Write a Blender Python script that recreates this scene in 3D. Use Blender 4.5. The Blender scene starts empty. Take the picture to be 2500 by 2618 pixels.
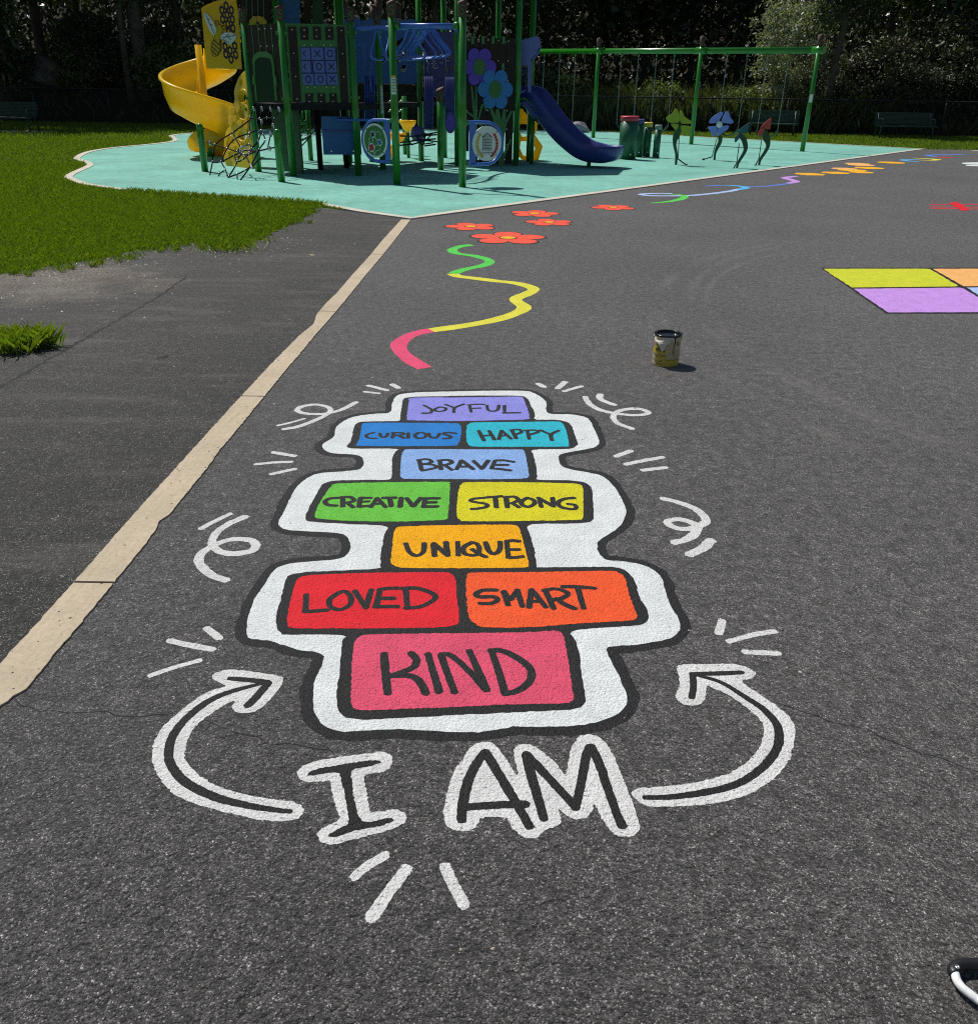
import bpy, math, random
import numpy as np
from mathutils import Vector, Matrix
from mathutils.geometry import tessellate_polygon
random.seed(7)
RNG = np.random.default_rng(11)
S = bpy.context.scene
COL = S.collection

# ------------------------------------------------------------------ camera
# photograph pixels (2500 x 2618): principal point and the vanishing point of the upright posts
CX, CY, VX, VY, YH, HC = 1250.0, 1309.0, 1185.0, 5650.0, 220.0, 1.56
FPX = math.sqrt((VY - CY) * (CY - YH))
_d = Vector((VX - CX, VY - CY, FPX)).normalized()
_up = -_d
_fw = (Vector((0, 0, 1)) - _d * _d.z).normalized()
_rt = _fw.cross(_up)
if _rt.x < 0: _rt = -_rt
cam_data = bpy.data.cameras.new("camera")
cam_data.sensor_fit = 'HORIZONTAL'; cam_data.sensor_width = 36.0
cam_data.lens = FPX / 2500.0 * 36.0
cam_data.clip_start = 0.05; cam_data.clip_end = 500
cam = bpy.data.objects.new("camera", cam_data); COL.objects.link(cam)
cam.matrix_world = Matrix(((_rt.x, -_rt.y, -_rt.z, 0), (_fw.x, -_fw.y, -_fw.z, 0), (_up.x, -_up.y, -_up.z, HC), (0, 0, 0, 1)))
S.camera = cam

# ------------------------------------------------------------------ light
SUN_EL = math.radians(56); SUN_AZ = (-0.68, 0.73)          # towards the sun, seen from above
n_ = math.hypot(*SUN_AZ)
sd = Vector((SUN_AZ[0] / n_ * math.cos(SUN_EL), SUN_AZ[1] / n_ * math.cos(SUN_EL), math.sin(SUN_EL)))
world = bpy.data.worlds.new("World"); S.world = world; world.use_nodes = True
wn = world.node_tree.nodes; wl = world.node_tree.links
sky = wn.new('ShaderNodeTexSky'); sky.sky_type = 'NISHITA'; sky.sun_disc = False
sky.sun_elevation = SUN_EL; sky.sun_rotation = math.atan2(SUN_AZ[0], SUN_AZ[1])
wl.new(sky.outputs[0], wn['Background'].inputs[0]); wn['Background'].inputs[1].default_value = 0.05
sun_d = bpy.data.lights.new("sun", 'SUN'); sun_d.energy = 3.9; sun_d.angle = math.radians(0.5); sun_d.color = (1.0, 0.965, 0.9)
sun = bpy.data.objects.new("sun", sun_d); COL.objects.link(sun)
sun.rotation_euler = (-sd).to_track_quat('-Z', 'Y').to_euler()
S.view_settings.view_transform = 'Standard'; S.view_settings.look = 'None'
S.view_settings.exposure = 0.14; S.view_settings.gamma = 1.0; S.view_settings.use_curve_mapping = False
S.cycles.use_denoising = False; S.cycles.filter_width = 1.1
S.cycles.max_bounces = 6; S.cycles.transparent_max_bounces = 8

# ------------------------------------------------------------------ pixel -> place
def ray(px, py):
    c = Vector(((px - CX) / FPX, (py - CY) / FPX, 1.0))
    return Vector((c.dot(_rt), c.dot(_fw), c.dot(_up)))
def at(px, py, z=0.0):
    r = ray(px, py); t = (z - HC) / r.z
    return Vector((r.x * t, r.y * t, z))
def wx(px, y):
    r = ray(px, 225); return r.x / r.y * y
def zat(px, py, y):
    r = ray(px, py); t = y / r.y
    return HC + r.z * t
CROP = {'P': (0, 0, 1), 'A': (380, 0, .26652), 'B': (850, 0, .26652), 'C': (1150, 0, .26652), 'G': (1500, 0, .26652),
        'I': (1900, 0, .31983), 'J': (0, 0, .29318), '1': (800, 960, .21322), '2': (1150, 960, .21322), '3': (700, 1200, .26652),
        '4': (1130, 1200, .26652), '5': (600, 1430, .31983), '6': (1170, 1430, .31983), '7': (700, 1850, .26652), '8': (1120, 1850, .29318),
        'D1': (360, 1580, .27479), 'D2': (1600, 1560, .28501), 'D3': (470, 960, .27488), 'D4': (1440, 960, .44633),
        'D5': (1100, 500, .46729), 'D6': (1600, 420, .46729), 'D7': (2000, 360, .46729), 'E': (900, 450, .47974), 'F': (1500, 350, .53305),
        'K': (0, 450, .47974), 'L': (0, 1000, .43259), 'N': (1600, 780, .12793), 'T': (600, 0, .28037), 'U': (880, 0, .29907), 'V': (880, 200, .29907),
        'W': (2300, 2350, .13643)}
def px(crop, p):
    o = CROP[crop]; return (o[0] + p[0] * o[2], o[1] + p[1] * o[2])
def gp(crop, p, z=0.0):
    return at(*px(crop, p), z)
class Plane:
    """upright plane through two ground points; local u runs a->b, local w is height"""
    def __init__(s, a, b, lean=0.0):
        s.a = Vector((a[0], a[1], 0)); s.u = (Vector((b[0], b[1], 0)) - s.a); s.len = s.u.length; s.u.normalize()
        n = Vector((-s.u.y, s.u.x, 0))
        if n.y > 0: n = -n                     # towards the camera
        s.w = (Vector((0, 0, 1)) - n * lean).normalized(); s.n = s.u.cross(s.w)
        if s.n.y > 0: s.n = -s.n
    def pix(s, p):
        r = ray(*p); o = Vector((0, 0, HC)); t = (s.a - o).dot(s.n) / r.dot(s.n)
        q = o + r * t - s.a
        return (q.dot(s.u), q.dot(s.w))
    def c(s, crop, pts): return [s.pix(px(crop, p)) for p in pts]
    def p3(s, uw, d=0.0): return s.a + s.u * uw[0] + s.w * uw[1] + s.n * d

# ------------------------------------------------------------------ curves in 2D / 3D
def catmull(pts, closed=False, n=8):
    P = [Vector(p) for p in pts]; m = len(P)
    if m < 3: return P
    out = []
    for i in range(m if closed else m - 1):
        if closed: p0, p1, p2, p3 = P[i - 1], P[i], P[(i + 1) % m], P[(i + 2) % m]
        else: p0, p1, p2, p3 = P[max(i - 1, 0)], P[i], P[i + 1], P[min(i + 2, m - 1)]
        for k in range(n):
            t = k / n
            out.append(0.5 * ((2 * p1) + (p2 - p0) * t + (2 * p0 - 5 * p1 + 4 * p2 - p3) * t * t + (3 * p1 - p0 - 3 * p2 + p3) * t ** 3))
    if not closed: out.append(P[-1])
    return out
def resample(P, step, closed=False):
    Q = list(P) + ([P[0]] if closed else [])
    out = [Q[0].copy()]; acc = 0.0
    for a, b in zip(Q, Q[1:]):
        L = (b - a).length
        if L < 1e-9: continue
        t = step - acc
        while t < L:
            out.append(a.lerp(b, t / L)); t += step
        acc = L - (t - step)
    if not closed and (out[-1] - Q[-1]).length > step * .2: out.append(Q[-1].copy())
    return out
def inpoly(X, Y, poly):
    inside = np.zeros(X.shape, bool); n = len(poly)
    for i in range(n):
        x1, y1 = poly[i][0], poly[i][1]; x2, y2 = poly[i - 1][0], poly[i - 1][1]
        if y1 == y2: continue
        c = ((y1 > Y) != (y2 > Y)) & (X < (x2 - x1) * (Y - y1) / (y2 - y1) + x1)
        inside ^= c
    return inside

# ------------------------------------------------------------------ mesh builder and objects
ORG = {}
def link(o): COL.objects.link(o); return o
def tag(o, label=None, cat=None, group=None, kind=None):
    if label: o['label'] = label
    if cat: o['category'] = cat
    if group: o['group'] = group
    if kind: o['kind'] = kind
    return o
def thing(name, loc, label, cat, group=None):
    o = bpy.data.objects.new(name, None); o.empty_display_size = .2; o.location = loc; link(o)
    ORG[o.name] = Vector(loc); return tag(o, label, cat, group)
def rot_z(a): return Matrix.Rotation(a, 3, 'Z')
class MB:
    def __init__(s): s.v = []; s.f = []; s.sm = []
    def add(s, vs, fs, smooth=False):
        b = len(s.v); s.v += [Vector(v) for v in vs]; s.f += [tuple(i + b for i in f) for f in fs]; s.sm += [smooth] * len(fs); return s
    def box(s, c, size, R=None, bev=0.0):
        hx, hy, hz = size[0] / 2, size[1] / 2, size[2] / 2; R = R or Matrix.Identity(3); c = Vector(c)
        b = min(bev, hx * .9, hy * .9, hz * .9)
        if b <= 0:
            vs = [c + R @ Vector((x * hx, y * hy, z * hz)) for x in (-1, 1) for y in (-1, 1) for z in (-1, 1)]
            return s.add(vs, [(0, 1, 3, 2), (4, 6, 7, 5), (0, 4, 5, 1), (2, 3, 7, 6), (0, 2, 6, 4), (1, 5, 7, 3)])
        import itertools
        vs = []; idx = {}
        for sx, sy, sz in itertools.product((-1, 1), repeat=3):
            for ax in range(3):
                d = [hx - b, hy - b, hz - b]; d[ax] = (hx, hy, hz)[ax]
                idx[(sx, sy, sz, ax)] = len(vs); vs.append(c + R @ Vector((sx * d[0], sy * d[1], sz * d[2])))
        fs = []
        for ax in range(3):
            o = [a for a in range(3) if a != ax]
            for sg in (-1, 1):
                q = []
                for (p, r) in ((-1, -1), (1, -1), (1, 1), (-1, 1)):
                    k = [0, 0, 0]; k[ax] = sg; k[o[0]] = p; k[o[1]] = r; q.append(idx[(*k, ax)])
                fs.append(tuple(q))
        for a, b2 in ((0, 1), (0, 2), (1, 2)):
            c2 = 3 - a - b2
            for p in (-1, 1):
                for r in (-1, 1):
                    q = []
                    for (t, axx) in ((-1, a), (1, a), (1, b2), (-1, b2)):
                        k = [0, 0, 0]; k[a] = p; k[b2] = r; k[c2] = t; q.append(idx[(*k, axx)])
                    fs.append(tuple(q))
        for sx, sy, sz in itertools.product((-1, 1), repeat=3): fs.append(tuple(idx[(sx, sy, sz, a)] for a in range(3)))
        return s.add(vs, fs)
    def tube(s, pts, r, seg=8, caps=True, closed=False):
        P = [Vector(p) for p in pts]; n = len(P); R = r if isinstance(r, (list, tuple)) else [r] * n
        vs = []; fs = []; ref = None
        for i in range(n):
            if closed: t = (P[(i + 1) % n] - P[i - 1])
            else: t = P[min(i + 1, n - 1)] - P[max(i - 1, 0)]
            if t.length < 1e-9: t = Vector((0, 0, 1))
            t.normalize()
            if ref is None:
                ref = Vector((0, 0, 1)) if abs(t.z) < .9 else Vector((1, 0, 0))
            x = (ref - t * ref.dot(t))
            if x.length < 1e-6: x = t.orthogonal()
            x.normalize(); y = t.cross(x); ref = x
            for k in range(seg):
                a = 2 * math.pi * k / seg; vs.append(P[i] + (x * math.cos(a) + y * math.sin(a)) * R[i])
        for i in range(n if closed else n - 1):
            j = (i + 1) % n
            for k in range(seg): fs.append((i * seg + k, i * seg + (k + 1) % seg, j * seg + (k + 1) % seg, j * seg + k))
        s.add(vs, fs, True)
        if caps and not closed:
            b = len(s.v) - len(vs); s.f.append(tuple(b + k for k in reversed(range(seg)))); s.f.append(tuple(b + (n - 1) * seg + k for k in range(seg))); s.sm += [False, False]
        return s
    def lathe(s, c, prof, seg=20, R=None, smooth=True):
        R = R or Matrix.Identity(3); c = Vector(c); vs = []; fs = []; n = len(prof)
        for r, z in prof:
            for k in range(seg):
                a = 2 * math.pi * k / seg; vs.append(c + R @ Vector((r * math.cos(a), r * math.sin(a), z)))
        for i in range(n - 1):
            for k in range(seg): fs.append((i * seg + k, i * seg + (k + 1) % seg, (i + 1) * seg + (k + 1) % seg, (i + 1) * seg + k))
        s.add(vs, fs, smooth); b = len(s.v) - len(vs)
        if prof[0][0] > 1e-4: s.f.append(tuple(b + k for k in reversed(range(seg)))); s.sm.append(False)
        if prof[-1][0] > 1e-4: s.f.append(tuple(b + (n - 1) * seg + k for k in range(seg))); s.sm.append(False)
        return s
    def plate(s, pl, outer, th, holes=(), d=0.0):
        """2D outline (u,w) on a Plane given thickness th, front face at offset d+th/2"""
        loops = [[Vector((p[0], p[1], 0)) for p in outer]] + [[Vector((p[0], p[1], 0)) for p in h] for h in holes]
        tris = tessellate_polygon(loops); flat = [p for l in loops for p in l]; m = len(flat)
        vs = [pl.p3(p, d + th / 2) for p in flat] + [pl.p3(p, d - th / 2) for p in flat]
        fs = []
        for t in tris: fs.append(tuple(t)); fs.append(tuple(m + i for i in reversed(t)))
        b = 0
        for l in loops:
            k = len(l)
            for i in range(k): j = (i + 1) % k; fs.append((b + i, b + j, m + b + j, m + b + i))
            b += k
        return s.add(vs, fs)
    def sheet(s, pts):
        tris = tessellate_polygon([[Vector((p[0], p[1], 0)) for p in pts]])
        return s.add(pts, [tuple(t) for t in tris])
    def build(s, name, mat, parent=None, label=None, fixn=True, bevel=0):
        org = Vector((0, 0, 0))
        if parent is not None: org = ORG[parent.name]
        elif s.v:
            xs = [v.x for v in s.v]; ys = [v.y for v in s.v]; zs = [v.z for v in s.v]
            org = Vector(((min(xs) + max(xs)) / 2, (min(ys) + max(ys)) / 2, min(zs)))
        me = bpy.data.meshes.new(name); me.from_pydata([v - org for v in s.v], [], s.f); me.update()
        if any(s.sm): me.polygons.foreach_set('use_smooth', s.sm)
        if fixn:
            import bmesh
            bm = bmesh.new(); bm.from_mesh(me); bmesh.ops.recalc_face_normals(bm, faces=bm.faces); bm.to_mesh(me); bm.free()
        for m in (mat if isinstance(mat, (list, tuple)) else [mat]): me.materials.append(m)
        o = bpy.data.objects.new(name, me); link(o)
        if parent is None: o.location = org
        else: o.parent = parent
        ORG[o.name] = org
        if label: o['label'] = label
        return o

# ------------------------------------------------------------------ materials
def nodes(name):
    m = bpy.data.materials.new(name); m.use_nodes = True; nt = m.node_tree
    return m, nt.nodes, nt.links, nt.nodes['Principled BSDF']
def val(N, L, op, a, b=None, clamp=False):
    n = N.new('ShaderNodeMath'); n.operation = op; n.use_clamp = clamp
    for i, x in enumerate((a, b)):
        if x is None: continue
        if hasattr(x, 'links'): L.new(x, n.inputs[i])
        else: n.inputs[i].default_value = x
    return n.outputs[0]
def ramp(N, L, x, stops, interp='LINEAR'):
    r = N.new('ShaderNodeValToRGB'); r.color_ramp.interpolation = interp; e = r.color_ramp.elements
    while len(e) < len(stops): e.new(0.5)
    for i, (p, c) in enumerate(stops):
        e[i].position = p; e[i].color = (c, c, c, 1) if not isinstance(c, (tuple, list)) else (*c, 1)
    L.new(x, r.inputs[0]); return r.outputs[0]
def noise(N, L, co, scale, detail=3, rough=.55):
    n = N.new('ShaderNodeTexNoise'); n.inputs['Scale'].default_value = scale; n.inputs['Detail'].default_value = detail; n.inputs['Roughness'].default_value = rough
    L.new(co, n.inputs['Vector']); return n.outputs[0]
def voro(N, L, co, scale, feature='F1'):
    n = N.new('ShaderNodeTexVoronoi'); n.feature = feature; n.inputs['Scale'].default_value = scale; L.new(co, n.inputs['Vector']); return n
def mix(N, L, f, a, b, mode='MIX'):
    n = N.new('ShaderNodeMix'); n.data_type = 'RGBA'; n.blend_type = mode
    for i, x in ((0, f), (6, a), (7, b)):
        if hasattr(x, 'links'): L.new(x, n.inputs[i])
        elif i == 0: n.inputs[0].default_value = x
        else: n.inputs[i].default_value = (*x, 1)
    return n.outputs[2]
def bump(N, L, B, h, dist, strength=1.0):
    b = N.new('ShaderNodeBump'); b.inputs['Distance'].default_value = dist; b.inputs['Strength'].default_value = strength
    L.new(h, b.inputs['Height']); L.new(b.outputs[0], B.inputs['Normal'])
def simple(name, col, rough=.5, var=.12, scale=6, metal=0, spec=.5, bmp=0, bscale=60, coat=0, trans=0):
    m, N, L, B = nodes(name)
    tc = N.new('ShaderNodeTexCoord').outputs['Object']
    f = noise(N, L, tc, scale, 4, .6)
    hi = tuple(min(1, c * (1 + var)) for c in col); lo = tuple(c * (1 - var) for c in col)
    L.new(mix(N, L, ramp(N, L, f, ((.3, 0), (.7, 1))), lo, hi), B.inputs['Base Color'])
    B.inputs['Roughness'].default_value = rough; B.inputs['Metallic'].default_value = metal
    B.inputs['Specular IOR Level'].default_value = spec
    if coat: B.inputs['Coat Weight'].default_value = coat
    if bmp: bump(N, L, B, noise(N, L, tc, bscale, 3), bmp)
    if trans:
        t = N.new('ShaderNodeBsdfTranslucent'); t.inputs[0].default_value = (*col, 1); mx = N.new('ShaderNodeMixShader'); mx.inputs[0].default_value = trans
        L.new(B.outputs[0], mx.inputs[1]); L.new(t.outputs[0], mx.inputs[2]); L.new(mx.outputs[0], N['Material Output'].inputs[0])
    return m
def grain(N, L, pos):
    """relief of the asphalt stones, shared by bare asphalt and by the paint that lies on it"""
    v = voro(N, L, pos, 330); w = voro(N, L, pos, 120)
    n1 = noise(N, L, pos, 34, 5, .65)
    a = val(N, L, 'MULTIPLY', v.outputs['Distance'], -.32)
    b = val(N, L, 'MULTIPLY', w.outputs['Distance'], -.7)
    h = val(N, L, 'ADD', a, b)
    h = val(N, L, 'ADD', h, val(N, L, 'MULTIPLY', n1, 1.25))
    return h, v, w, n1
def asphalt(name, tone=1.0, old=False):
    m, N, L, B = nodes(name)
    pos = N.new('ShaderNodeNewGeometry').outputs['Position']
    h, v, w, n1 = grain(N, L, pos)
    sep = N.new('ShaderNodeSeparateColor'); L.new(v.outputs['Color'], sep.inputs[0])
    sep2 = N.new('ShaderNodeSeparateColor'); L.new(w.outputs['Color'], sep2.inputs[0])
    t = tone
    c1 = ramp(N, L, sep.outputs[0], ((0, .012 * t), (.4, .029 * t), (.66, .056 * t), (.83, .105 * t), (.95, .19 * t), (1, .40)))
    c2 = ramp(N, L, sep2.outputs[1], ((0, .55), (.6, .92), (.88, 1.2), (1, 1.7)))
    c = mix(N, L, 1.0, c1, c2, 'MULTIPLY')
    big = noise(N, L, pos, .45, 6, .65); mid = noise(N, L, pos, 17.0, 7, .82)
    bigm = ramp(N, L, big, ((.3, .68), (.7, 1.36))); midm = ramp(N, L, mid, ((.34, .55), (.5, .95), (.66, 1.55)))
    c = mix(N, L, 1.0, c, bigm, 'MULTIPLY'); c = mix(N, L, 1.0, c, midm, 'MULTIPLY')
    # dark crevices between the stones
    mpc = N.new('ShaderNodeMapping'); mpc.inputs['Scale'].default_value = (.7, 1.5, 1); mpc.inputs['Rotation'].default_value = (0, 0, .3); L.new(pos, mpc.inputs[0])
    c = mix(N, L, 1.0, c, ramp(N, L, noise(N, L, mpc.outputs[0], 62, 3, .65), ((.34, .3), (.47, 1.0))), 'MULTIPLY')
    # stray pale grit
    g = voro(N, L, pos, 8.5); gs = N.new('ShaderNodeSeparateColor'); L.new(g.outputs['Color'], gs.inputs[0])
    lim = val(N, L, 'MULTIPLY', val(N, L, 'POWER', gs.outputs[0], 8.0), .05)
    grit = val(N, L, 'LESS_THAN', g.outputs['Distance'], lim)
    c = mix(N, L, grit, c, (.5, .47, .42))
    g2 = voro(N, L, pos, 30); gs2 = N.new('ShaderNodeSeparateColor'); L.new(g2.outputs['Color'], gs2.inputs[0])
    lim2 = val(N, L, 'MULTIPLY', val(N, L, 'POWER', gs2.outputs[0], 7.0), .16)
    lim2 = val(N, L, 'MULTIPLY', lim2, ramp(N, L, noise(N, L, pos, 2.6, 4, .6), ((.4, .25), (.65, 1.2))))
    c = mix(N, L, val(N, L, 'LESS_THAN', g2.outputs['Distance'], lim2), c, mix(N, L, gs2.outputs[1], (.16, .15, .14), (.36, .33, .29)))
    c = mix(N, L, 1.0, c, (1.05, 1.0, 1.0) if not old else (1.03, 1.0, .95), 'MULTIPLY')
    if not old:
        # pale tyre scuffs curving past the paint can
        sx = N.new('ShaderNodeSeparateXYZ'); L.new(pos, sx.inputs[0]); mask = None
        for (ccx, ccy, rr, ww) in ((6.3, 6.1, 5.02, .075), (6.3, 6.3, 4.72, .06), (6.1, 6.2, 4.42, .05)):
            ax_ = val(N, L, 'SUBTRACT', sx.outputs[0], ccx); ay_ = val(N, L, 'SUBTRACT', sx.outputs[1], ccy)
            rd = val(N, L, 'SQRT', val(N, L, 'ADD', val(N, L, 'MULTIPLY', ax_, ax_), val(N, L, 'MULTIPLY', ay_, ay_)))
            b_ = val(N, L, 'SUBTRACT', 1.0, val(N, L, 'DIVIDE', val(N, L, 'ABSOLUTE', val(N, L, 'SUBTRACT', rd, rr)), ww), True)
            b_ = val(N, L, 'MULTIPLY', b_, val(N, L, 'LESS_THAN', sx.outputs[0], 3.2))
            mask = b_ if mask is None else val(N, L, 'MAXIMUM', mask, b_)
        mask = val(N, L, 'MULTIPLY', mask, ramp(N, L, noise(N, L, pos, 1.1, 5, .7), ((.4, 0), (.62, .38))))
        c = mix(N, L, mask, c, (.17, .165, .155))
    if old:
        # sand washed over the worn patch beside the lawn
        sx = N.new('ShaderNodeSeparateXYZ'); L.new(pos, sx.inputs[0])
        dx = val(N, L, 'MULTIPLY', val(N, L, 'ADD', sx.outputs[0], 4.3), .62)
        dy = val(N, L, 'MULTIPLY', val(N, L, 'ADD', sx.outputs[1], -7.5), .95)
        r2 = val(N, L, 'SQRT', val(N, L, 'ADD', val(N, L, 'MULTIPLY', dx, dx), val(N, L, 'MULTIPLY', dy, dy)))
        n2 = noise(N, L, pos, 2.4, 7, .72)
        f = val(N, L, 'SUBTRACT', val(N, L, 'ADD', val(N, L, 'MULTIPLY', n2, 1.6), .28), r2)
        f = ramp(N, L, f, ((.05, 0), (.5, 1)))
        n3 = noise(N, L, pos, 40, 4, .7)
        n5 = noise(N, L, pos, 150, 3, .8)
        f2 = val(N, L, 'MULTIPLY', val(N, L, 'MULTIPLY', f, ramp(N, L, n3, ((.38, .05), (.58, 1)))), ramp(N, L, n5, ((.42, .1), (.56, 1))))
        sandc = mix(N, L, ramp(N, L, noise(N, L, pos, 2.3, 5, .7), ((.35, 0), (.65, 1))), (.15, .105, .075), (.36, .32, .255))
        c = mix(N, L, f2, c, sandc)
        # brushed dust streaks
        mp = N.new('ShaderNodeMapping'); mp.inputs['Rotation'].default_value = (0, 0, .45); mp.inputs['Scale'].default_value = (.7, 3.2, 1); L.new(pos, mp.inputs[0])
        n4 = noise(N, L, mp.outputs[0], 1.3, 5, .65)
        c = mix(N, L, ramp(N, L, n4, ((.5, 0), (.72, .42))), c, (.15, .14, .12))
    L.new(c, B.inputs['Base Color']); B.inputs['Roughness'].default_value = .72; B.inputs['Specular IOR Level'].default_value = .35
    B.inputs['Sheen Weight'].default_value = .42 if not old else .10; B.inputs['Sheen Roughness'].default_value = .5
    L.new(mix(N, L, 1.0, (.95, .90, .84), ramp(N, L, mid, ((.34, .45), (.66, 1.3))), 'MULTIPLY'), B.inputs['Sheen Tint'])
    lump = voro(N, L, pos, 62)
    h = val(N, L, 'ADD', h, val(N, L, 'MULTIPLY', lump.outputs['Distance'], -.8))
    bump(N, L, B, h, .0062, 1.0)
    return m
def paint(name, col, rough=.75, wear=.5, sheen=.15, bd=.0042):
    m, N, L, B = nodes(name)
    pos = N.new('ShaderNodeNewGeometry').outputs['Position']
    h, v, w, n1 = grain(N, L, pos)
    mid = noise(N, L, pos, 9, 5, .65); fine = noise(N, L, pos, 300, 2, .7)
    c = mix(N, L, 1.0, col, ramp(N, L, mid, ((.25, .84), (.75, 1.1))), 'MULTIPLY')
    pit = val(N, L, 'MULTIPLY', ramp(N, L, fine, ((.57, 0), (.68, 1))), ramp(N, L, n1, ((.35, min(1, wear * 1.7)), (.62, wear * .4))))
    c = mix(N, L, pit, c, tuple(x * .25 + .02 for x in col))
    # pits the roller did not reach, the same hollows the bare asphalt shows
    mpc = N.new('ShaderNodeMapping'); mpc.inputs['Scale'].default_value = (.7, 1.5, 1); mpc.inputs['Rotation'].default_value = (0, 0, .3); L.new(pos, mpc.inputs[0])
    pit2 = val(N, L, 'MULTIPLY', ramp(N, L, noise(N, L, mpc.outputs[0], 95, 3, .7), ((.33, 1), (.42, 0))), min(.9, wear * 1.5))
    c = mix(N, L, pit2, c, tuple(x * .2 + .015 for x in col))
    hs = val(N, L, 'ADD', val(N, L, 'MULTIPLY', v.outputs['Distance'], -.5), val(N, L, 'MULTIPLY', w.outputs['Distance'], -.9))
    h = val(N, L, 'ADD', hs, val(N, L, 'MULTIPLY', n1, .55))
    L.new(c, B.inputs['Base Color']); B.inputs['Roughness'].default_value = rough; B.inputs['Specular IOR Level'].default_value = sheen
    bump(N, L, B, h, bd, .85)
    return m
def leafmat(name, a, b, rough=.42, trans=.35):
    m, N, L, B = nodes(name)
    g = N.new('ShaderNodeNewGeometry'); oi = N.new('ShaderNodeObjectInfo')
    f = val(N, L, 'FRACT', val(N, L, 'ADD', g.outputs['Random Per Island'], oi.outputs['Random']))
    c = mix(N, L, f, a, b)
    L.new(c, B.inputs['Base Color']); B.inputs['Roughness'].default_value = rough; B.inputs['Specular IOR Level'].default_value = .5
    t = N.new('ShaderNodeBsdfTranslucent'); L.new(mix(N, L, 1.0, c, (1.3, 1.35, .5), 'MULTIPLY'), t.inputs[0])
    mx = N.new('ShaderNodeMixShader'); mx.inputs[0].default_value = trans
    L.new(B.outputs[0], mx.inputs[1]); L.new(t.outputs[0], mx.inputs[2]); L.new(mx.outputs[0], N['Material Output'].inputs[0])
    return m
# ------------------------------------------------------------------ setting
M = {}
M['asphalt'] = asphalt('court_asphalt', .93)
M['asphalt_old'] = asphalt('old_asphalt', .47, True)
def soil_mat():
    m, N, L, B = nodes('forest_floor')
    pos = N.new('ShaderNodeNewGeometry').outputs['Position']
    n1 = noise(N, L, pos, 1.2, 6, .65); n2 = noise(N, L, pos, 9, 5, .7)
    c = mix(N, L, ramp(N, L, n1, ((.35, 0), (.65, 1))), (.022, .026, .010), (.05, .036, .022))
    c = mix(N, L, 1.0, c, ramp(N, L, n2, ((.3, .55), (.7, 1.4))), 'MULTIPLY')
    L.new(c, B.inputs['Base Color']); B.inputs['Roughness'].default_value = .95; B.inputs['Specular IOR Level'].default_value = .1
    bump(N, L, B, n2, .06); return m
def lawn_mat():
    m, N, L, B = nodes('lawn_turf')
    pos = N.new('ShaderNodeNewGeometry').outputs['Position']
    n1 = noise(N, L, pos, .8, 5, .6); n2 = noise(N, L, pos, 55, 3, .7)
    c = mix(N, L, ramp(N, L, n1, ((.3, 0), (.7, 1))), (.050, .100, .008), (.075, .120, .012))
    c = mix(N, L, 1.0, c, ramp(N, L, n2, ((.3, .5), (.7, 1.3))), 'MULTIPLY')
    L.new(c, B.inputs['Base Color']); B.inputs['Roughness'].default_value = .9; B.inputs['Specular IOR Level'].default_value = .1
    bump(N, L, B, n2, .02); return m
def rubber_mat():
    m, N, L, B = nodes('turquoise_rubber')
    pos = N.new('ShaderNodeNewGeometry').outputs['Position']
    v = voro(N, L, pos, 130); s = N.new('ShaderNodeSeparateColor'); L.new(v.outputs['Color'], s.inputs[0])
    c = mix(N, L, s.outputs[0], (.16, .41, .345), (.23, .53, .445))
    n1 = noise(N, L, pos, .7, 6, .65); n2 = noise(N, L, pos, 7, 5, .7)
    c = mix(N, L, 1.0, c, ramp(N, L, n1, ((.3, .76), (.7, 1.14))), 'MULTIPLY')
    c = mix(N, L, 1.0, c, ramp(N, L, n2, ((.3, .80), (.7, 1.14))), 'MULTIPLY')
    L.new(c, B.inputs['Base Color']); B.inputs['Roughness'].default_value = .85; B.inputs['Specular IOR Level'].default_value = .2
    bump(N, L, B, n2, .01); return m
def concrete_mat(name, col):
    m, N, L, B = nodes(name)
    pos = N.new('ShaderNodeNewGeometry').outputs['Position']
    n1 = noise(N, L, pos, 2.2, 6, .65); n2 = noise(N, L, pos, 60, 4, .7); v = voro(N, L, pos, 75)
    vs = N.new('ShaderNodeSeparateColor'); L.new(v.outputs['Color'], vs.inputs[0])
    c = mix(N, L, ramp(N, L, n1, ((.3, 0), (.7, 1))), tuple(x * .84 for x in col), tuple(min(1, x * 1.08) for x in col))
    mp = N.new('ShaderNodeMapping'); mp.inputs['Rotation'].default_value = (0, 0, .25); mp.inputs['Scale'].default_value = (60, 3, 1); L.new(pos, mp.inputs[0])
    c = mix(N, L, 1.0, c, ramp(N, L, noise(N, L, mp.outputs[0], 1.5, 3), ((.3, .93), (.7, 1.05))), 'MULTIPLY')
    c = mix(N, L, 1.0, c, ramp(N, L, n2, ((.25, .8), (.6, 1.03))), 'MULTIPLY')
    hole = val(N, L, 'LESS_THAN', v.outputs['Distance'], val(N, L, 'MULTIPLY', val(N, L, 'POWER', vs.outputs[0], 14.0), .4))
    c = mix(N, L, hole, c, (.07, .06, .05))
    L.new(c, B.inputs['Base Color']); B.inputs['Roughness'].default_value = .9; B.inputs['Specular IOR Level'].default_value = .2
    bump(N, L, B, n2, .003); return m
M['soil'] = soil_mat(); M['lawn'] = lawn_mat(); M['rubber'] = rubber_mat()
M['strip'] = concrete_mat('tan_concrete', (.52, .435, .32)); M['kerb'] = concrete_mat('pale_concrete', (.62, .57, .48))
M['crack'] = simple('crack_dark', (.008, .008, .008), .9, .3)

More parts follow.
